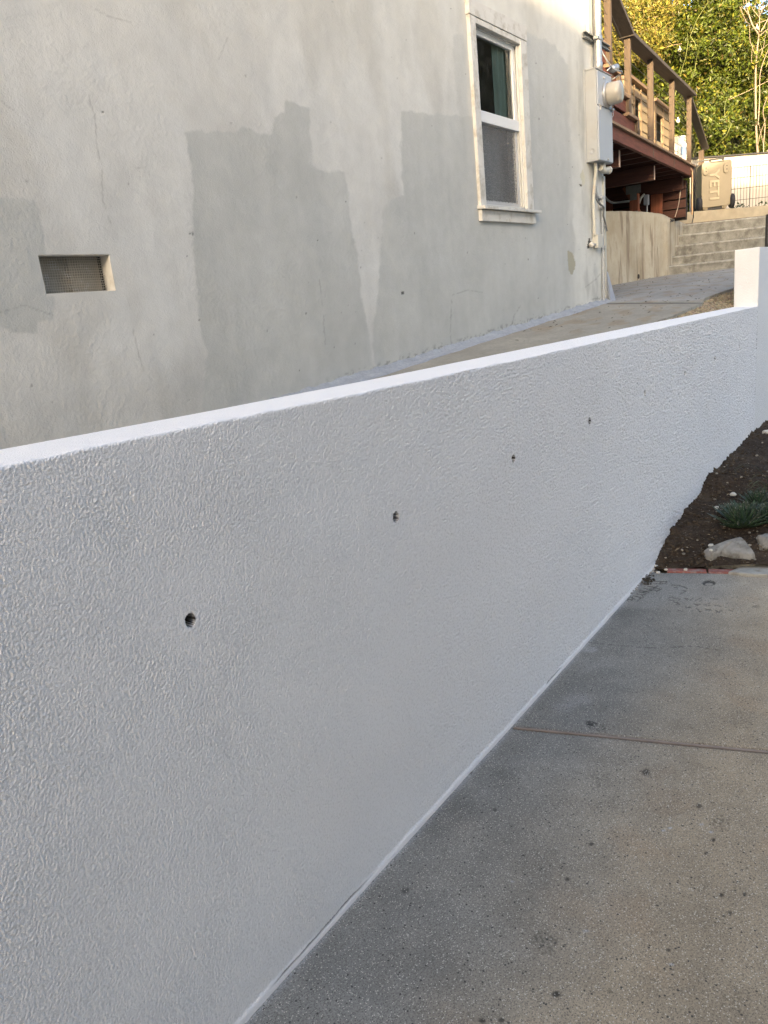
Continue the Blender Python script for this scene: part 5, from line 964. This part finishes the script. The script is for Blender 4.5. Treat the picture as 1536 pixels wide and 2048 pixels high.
for i, (a, b, s_, l_) in enumerate([(1371, 1143, .010, 'oval white pebble just behind the middle of the brick edging'), (1332, 1143, .0085, 'small white pebble behind the brick edging near the white wall'), (1360, 1129.5, .008, 'small white pebble on the dark soil above the oval pebble'), (1316, 1149, .011, 'cream stone at the left end of the brick edging'), (1421.5, 1104, .009, 'round white pebble left of the large pale rock'), (1422, 1095, .013, 'long white stone chip beside the large pale rock'), (1433, 1019, .014, 'white stone chip at the left of the aloe'), (1466, 992, .018, 'bright white shard behind the aloe'), (1535, 868, .035, 'white round stone at the right edge far up the bed'), (1312, 1136, .009, 'grey pebble touching the foot of the white wall')]):
    p_ = gz(a, b); rock((p_[0], p_[1], p_[2]+.012), np.array([s_*(1.6 if 'long' in l_ else 1.1), s_, s_*.8]), i+11, 'pebble', l_, 'pebble', 'pebble', .9)
# crumbs of soil, chips and mulch
def cpos(k):
    while True:
        x = 4.1+RNG.random()**1.6*5; y = RNG.uniform(.1, 1.2)
        if x > bx(y)+.06: return np.array([x, y, float(soilz(np.array(x), np.array(y)))+.012])
V, Q = pebbles(3600, cpos, .002, .013); cc_ = np.repeat(np.where(RNG.random((3600, 1)) < .07, [[.30, .27, .22]], [[.06, .045, .03]])*RNG.uniform(.6, 1.4, (3600, 1)), 12, 0)
tag(npmesh('soil_crumbs', V, Q, attrmat('soil_crumb', 'col', .9, bst=.2), attrs={'col': cc_}, smooth=False), 'crumbs of dark soil and pale chips scattered over the planting bed', 'soil crumbs', kind='stuff')
def leaf_litter(n, posf, s0, s1, name, lab, mt, kind='stuff'):
    V = []; Q = []
    for k in range(n):
        p = posf(); a = RNG.uniform(0, 6.28); s_ = RNG.uniform(s0, s1); d = np.array([math.cos(a), math.sin(a), RNG.uniform(-.1, .3)]); e = np.array([-math.sin(a), math.cos(a), 0])*RNG.uniform(.25, .5); q = len(V)
        V += [p-d*s_, p+e*s_+[0, 0, s_*.3], p+d*s_+[0, 0, s_*.2], p-e*s_+[0, 0, s_*.25]]; Q += [(q, q+1, q+2), (q, q+2, q+3)]
    o = npmesh(name, np.array(V), np.array(Q), mt, smooth=False); tag(o, lab, 'leaf litter', kind=kind); return o
def pl1():
    while True:
        x = RNG.uniform(4.3, 11.6); e_ = np.interp(x, ex, ey); y = e_+.03+RNG.random()*((2.35 if x < HX else 3.6)-e_)
        if x < HX or RNG.random() < .9: return np.array([x, y, zp(x, y)+.004])
leaf_litter(260, lambda: (lambda p: p if p[0] > 6.5 or RNG.random() < .35 else pl1())(pl1()), .006, .017, 'fallen_leaves', 'small brown fallen leaves scattered on the concrete path', M['litter'])
def pl2(): 
    x = RNG.uniform(4.2, 7.5); y = RNG.uniform(.1, 1.15); return np.array([x, y, float(soilz(np.array(x), np.array(y)))+.02])
leaf_litter(240, pl2, .006, .02, 'mulch', 'pale dry leaf scraps and twigs on the dark soil', simple('pale_mulch', (.19, .145, .09), .9, .6, 40, bst=0))
# little debris heap at the wall foot
V, Q = pebbles(70, lambda k: onz(1296+RNG.normal(0, 7), 1163+RNG.normal(0, 3.5), 0)+np.array([0, 0, RNG.uniform(0, .02)]), .003, .009); tag(npmesh('debris', V, Q, simple('dark_debris', (.05, .042, .03), .95, .8, 60), smooth=False), 'small pile of dark dirt crumbs where the bricks meet the white wall', 'dirt', kind='stuff')
V, Q = pebbles(90, lambda k: onz(*((lambda t_: (1253+t_*58, 1190-t_*58))(RNG.random())), 0)+np.array([0, 0, RNG.uniform(0, .012)])+np.array([RNG.normal(0, .006), -.012+RNG.normal(0, .006), 0]), .002, .008); tag(npmesh('plaster_crumbs', V, Q, simple('grey_plaster_crumb', (.35, .34, .32), .9, .4, 60), smooth=False), 'broken grey plaster crumbs along the wall foot near the bricks', 'crumbs', kind='stuff')
# aloes
def aloe(px_, py_, R0, nleaf, seed, lab, up=.5):
    rs = np.random.default_rng(seed); c = gz(px_, py_); o = thing('aloe', lab, 'aloe', c, 'aloes in the planting bed'); t = MB(); te = MB()
    for k in range(nleaf):
        u = k/nleaf; az = k*2.39996+rs.uniform(-.2, .2); el = math.radians(8+68*u**1.1+rs.uniform(-6, 6)); L = R0*(1.0-.35*u)*rs.uniform(.85, 1.1); w0 = R0*.15
        d = np.array([math.cos(az)*math.cos(el), math.sin(az)*math.cos(el), math.sin(el)]); e = np.array([-math.sin(az), math.cos(az), 0]); up_ = np.cross(d, e)*-1; up_ = up_ if up_[2] > 0 else -up_
        prev = None; vs = []; m_ = 6
        for i in range(m_+1):
            s_ = i/m_; p = c+np.array([0, 0, .015])+d*L*s_+up_*(L*.20*s_*s_); ww = w0*(1-s_)**.75*(1 if s_ > 0 else .8)+.0006
            vs += [p-e*ww+up_*ww*.35, p-up_*ww*.38, p+e*ww+up_*ww*.35, p+up_*ww*.05]
            if 0 < i < m_:
                for sg in (-1, 1): te.add([p+sg*e*ww+up_*ww*.35, p+sg*e*(ww+.0045)+up_*ww*.5+d*.003, p+sg*e*ww+up_*ww*.35+d*.0035, p+sg*e*ww+up_*ww*.45+d*.001], [(0, 1, 2), (0, 3, 1), (1, 3, 2), (0, 2, 3)])
        t.add(vs, [(i*4+a_, i*4+(a_+1) % 4, i*4+4+(a_+1) % 4, i*4+4+a_) for i in range(m_) for a_ in range(4)], True)
    t.build('leaves', M['aloe'], o); te.build('leaf_teeth', M['pebble'], o)
aloe(1486, 1058, .21, 70, 1, 'big dark green spiky aloe rosette directly behind the large pale rock')
aloe(1532, 1050, .17, 50, 2, 'spiky aloe crowded against the right edge behind the rounded rock')
aloe(1514, 1016, .15, 42, 3, 'smaller aloe at the back between its two larger neighbours')
aloe(1458, 1034, .10, 28, 4, 'little aloe offset at the left rim of the aloe clump')
t = MB(); rs = np.random.default_rng(8)
for k in range(26):
    c = gz(1536+rs.normal(4, 7), 985+rs.normal(0, 25)); a = rs.uniform(1.5, 4.5); L = rs.uniform(.12, .28); d = np.array([math.cos(a), math.sin(a), 0]); e = np.array([-d[1], d[0], 0])*.003; P_ = [c+d*L*s_+np.array([0, 0, L*(1.4*s_-1.1*s_*s_)]) for s_ in np.linspace(0, 1, 8)]
    t.add([q for i, p in enumerate(P_) for q in (p-e*(1-i/8.), p+e*(1-i/8.))], [(2*i, 2*i+1, 2*i+3, 2*i+2) for i in range(7)], True)
tag(t.build('grass_tuft', M['grass']), 'thin arching grass blades at the right edge above the aloes', 'grass tuft')

# ------------------------------------------------------------------ stand-in house behind right, added out of view; its eave line gives the shade
nb = thing('unseen_shade_house', 'unseen beige two-storey block added behind the camera to cast the shade', 'house', (-10, -9, 0))
NX0, NX1, NY = -24., 4.2, -2.9; EAVE = 3.50 + (HY-NY)*math.tan(math.radians(SUN_EL))/math.sin(math.radians(30)) 
t = MB(); t.box((NX0, -14, 0), (NX1, NY-.45, EAVE-.15)); t.build('walls', M['shade_house'], nb)
t = MB(); t.prism([(NX0-.4, NY, EAVE-.1), (NX0-.4, NY, EAVE), (NX0-.4, -8.6, EAVE+.35), (NX0-.4, -14.4, EAVE), (NX0-.4, -14.4, EAVE-.1)], (NX1-NX0+.8, 0, 0)); t.build('roof', M['roof'], nb)
for i, x_ in enumerate((-20, -15, -9.5, -4.5, 1.6)):
    for z_ in (1.0, 3.7):
        t = MB(); t.box((x_-.55, NY-.47, z_), (x_+.55, NY-.42, z_+1.2)); fr = t.build('window', M['vinyl'], nb); t = MB(); t.box((x_-.48, NY-.419, z_+.06), (x_+.48, NY-.415, z_+1.14)); t.build('pane', simple('dark_pane', (.03, .035, .04), .1, .05), fr)

# trees across the driveway (seen only mirrored in the window)
for i, (x_, y_, h_) in enumerate([(17, -5.5, 9.5), (21.5, -7.5, 11), (26, -5.0, 10), (29, -9.5, 12)]):
    tr = thing('tree', ['broad dark green tree nearest the white wall beyond the bed', 'tall dark green tree second along beyond the bed', 'dark green tree third along and closest to the hedge', 'tallest dark green tree farthest away past the bed'][i], 'tree', (x_, y_, 0), 'trees across the driveway')
    def tp(n, x_=x_, y_=y_, h_=h_):
        d = RNG.normal(size=(n, 3)); d /= np.linalg.norm(d, axis=1)[:, None]; r = RNG.uniform(.75, 1, n)*(1+.25*fbm(d[:, 0]*2+i, d[:, 1]*2+d[:, 2], 3, 4)); return np.array([x_, y_, h_*.58])+d*r[:, None]*np.array([2.6, 2.6, h_*.42])
    leaves(9000, tp, .30, lambda p: np.array([[.045, .07, .022]])*RNG.uniform(.4, 1.4, (len(p), 1)), 'crown', M['leaf'], tr, .5, .15)
    t = MB(); t.tube([(x_, y_, -.1), (x_+.1, y_, h_*.35), (x_, y_+.1, h_*.8)], [.2, .15, .05], 8); t.build('trunk', M['branch'], tr)
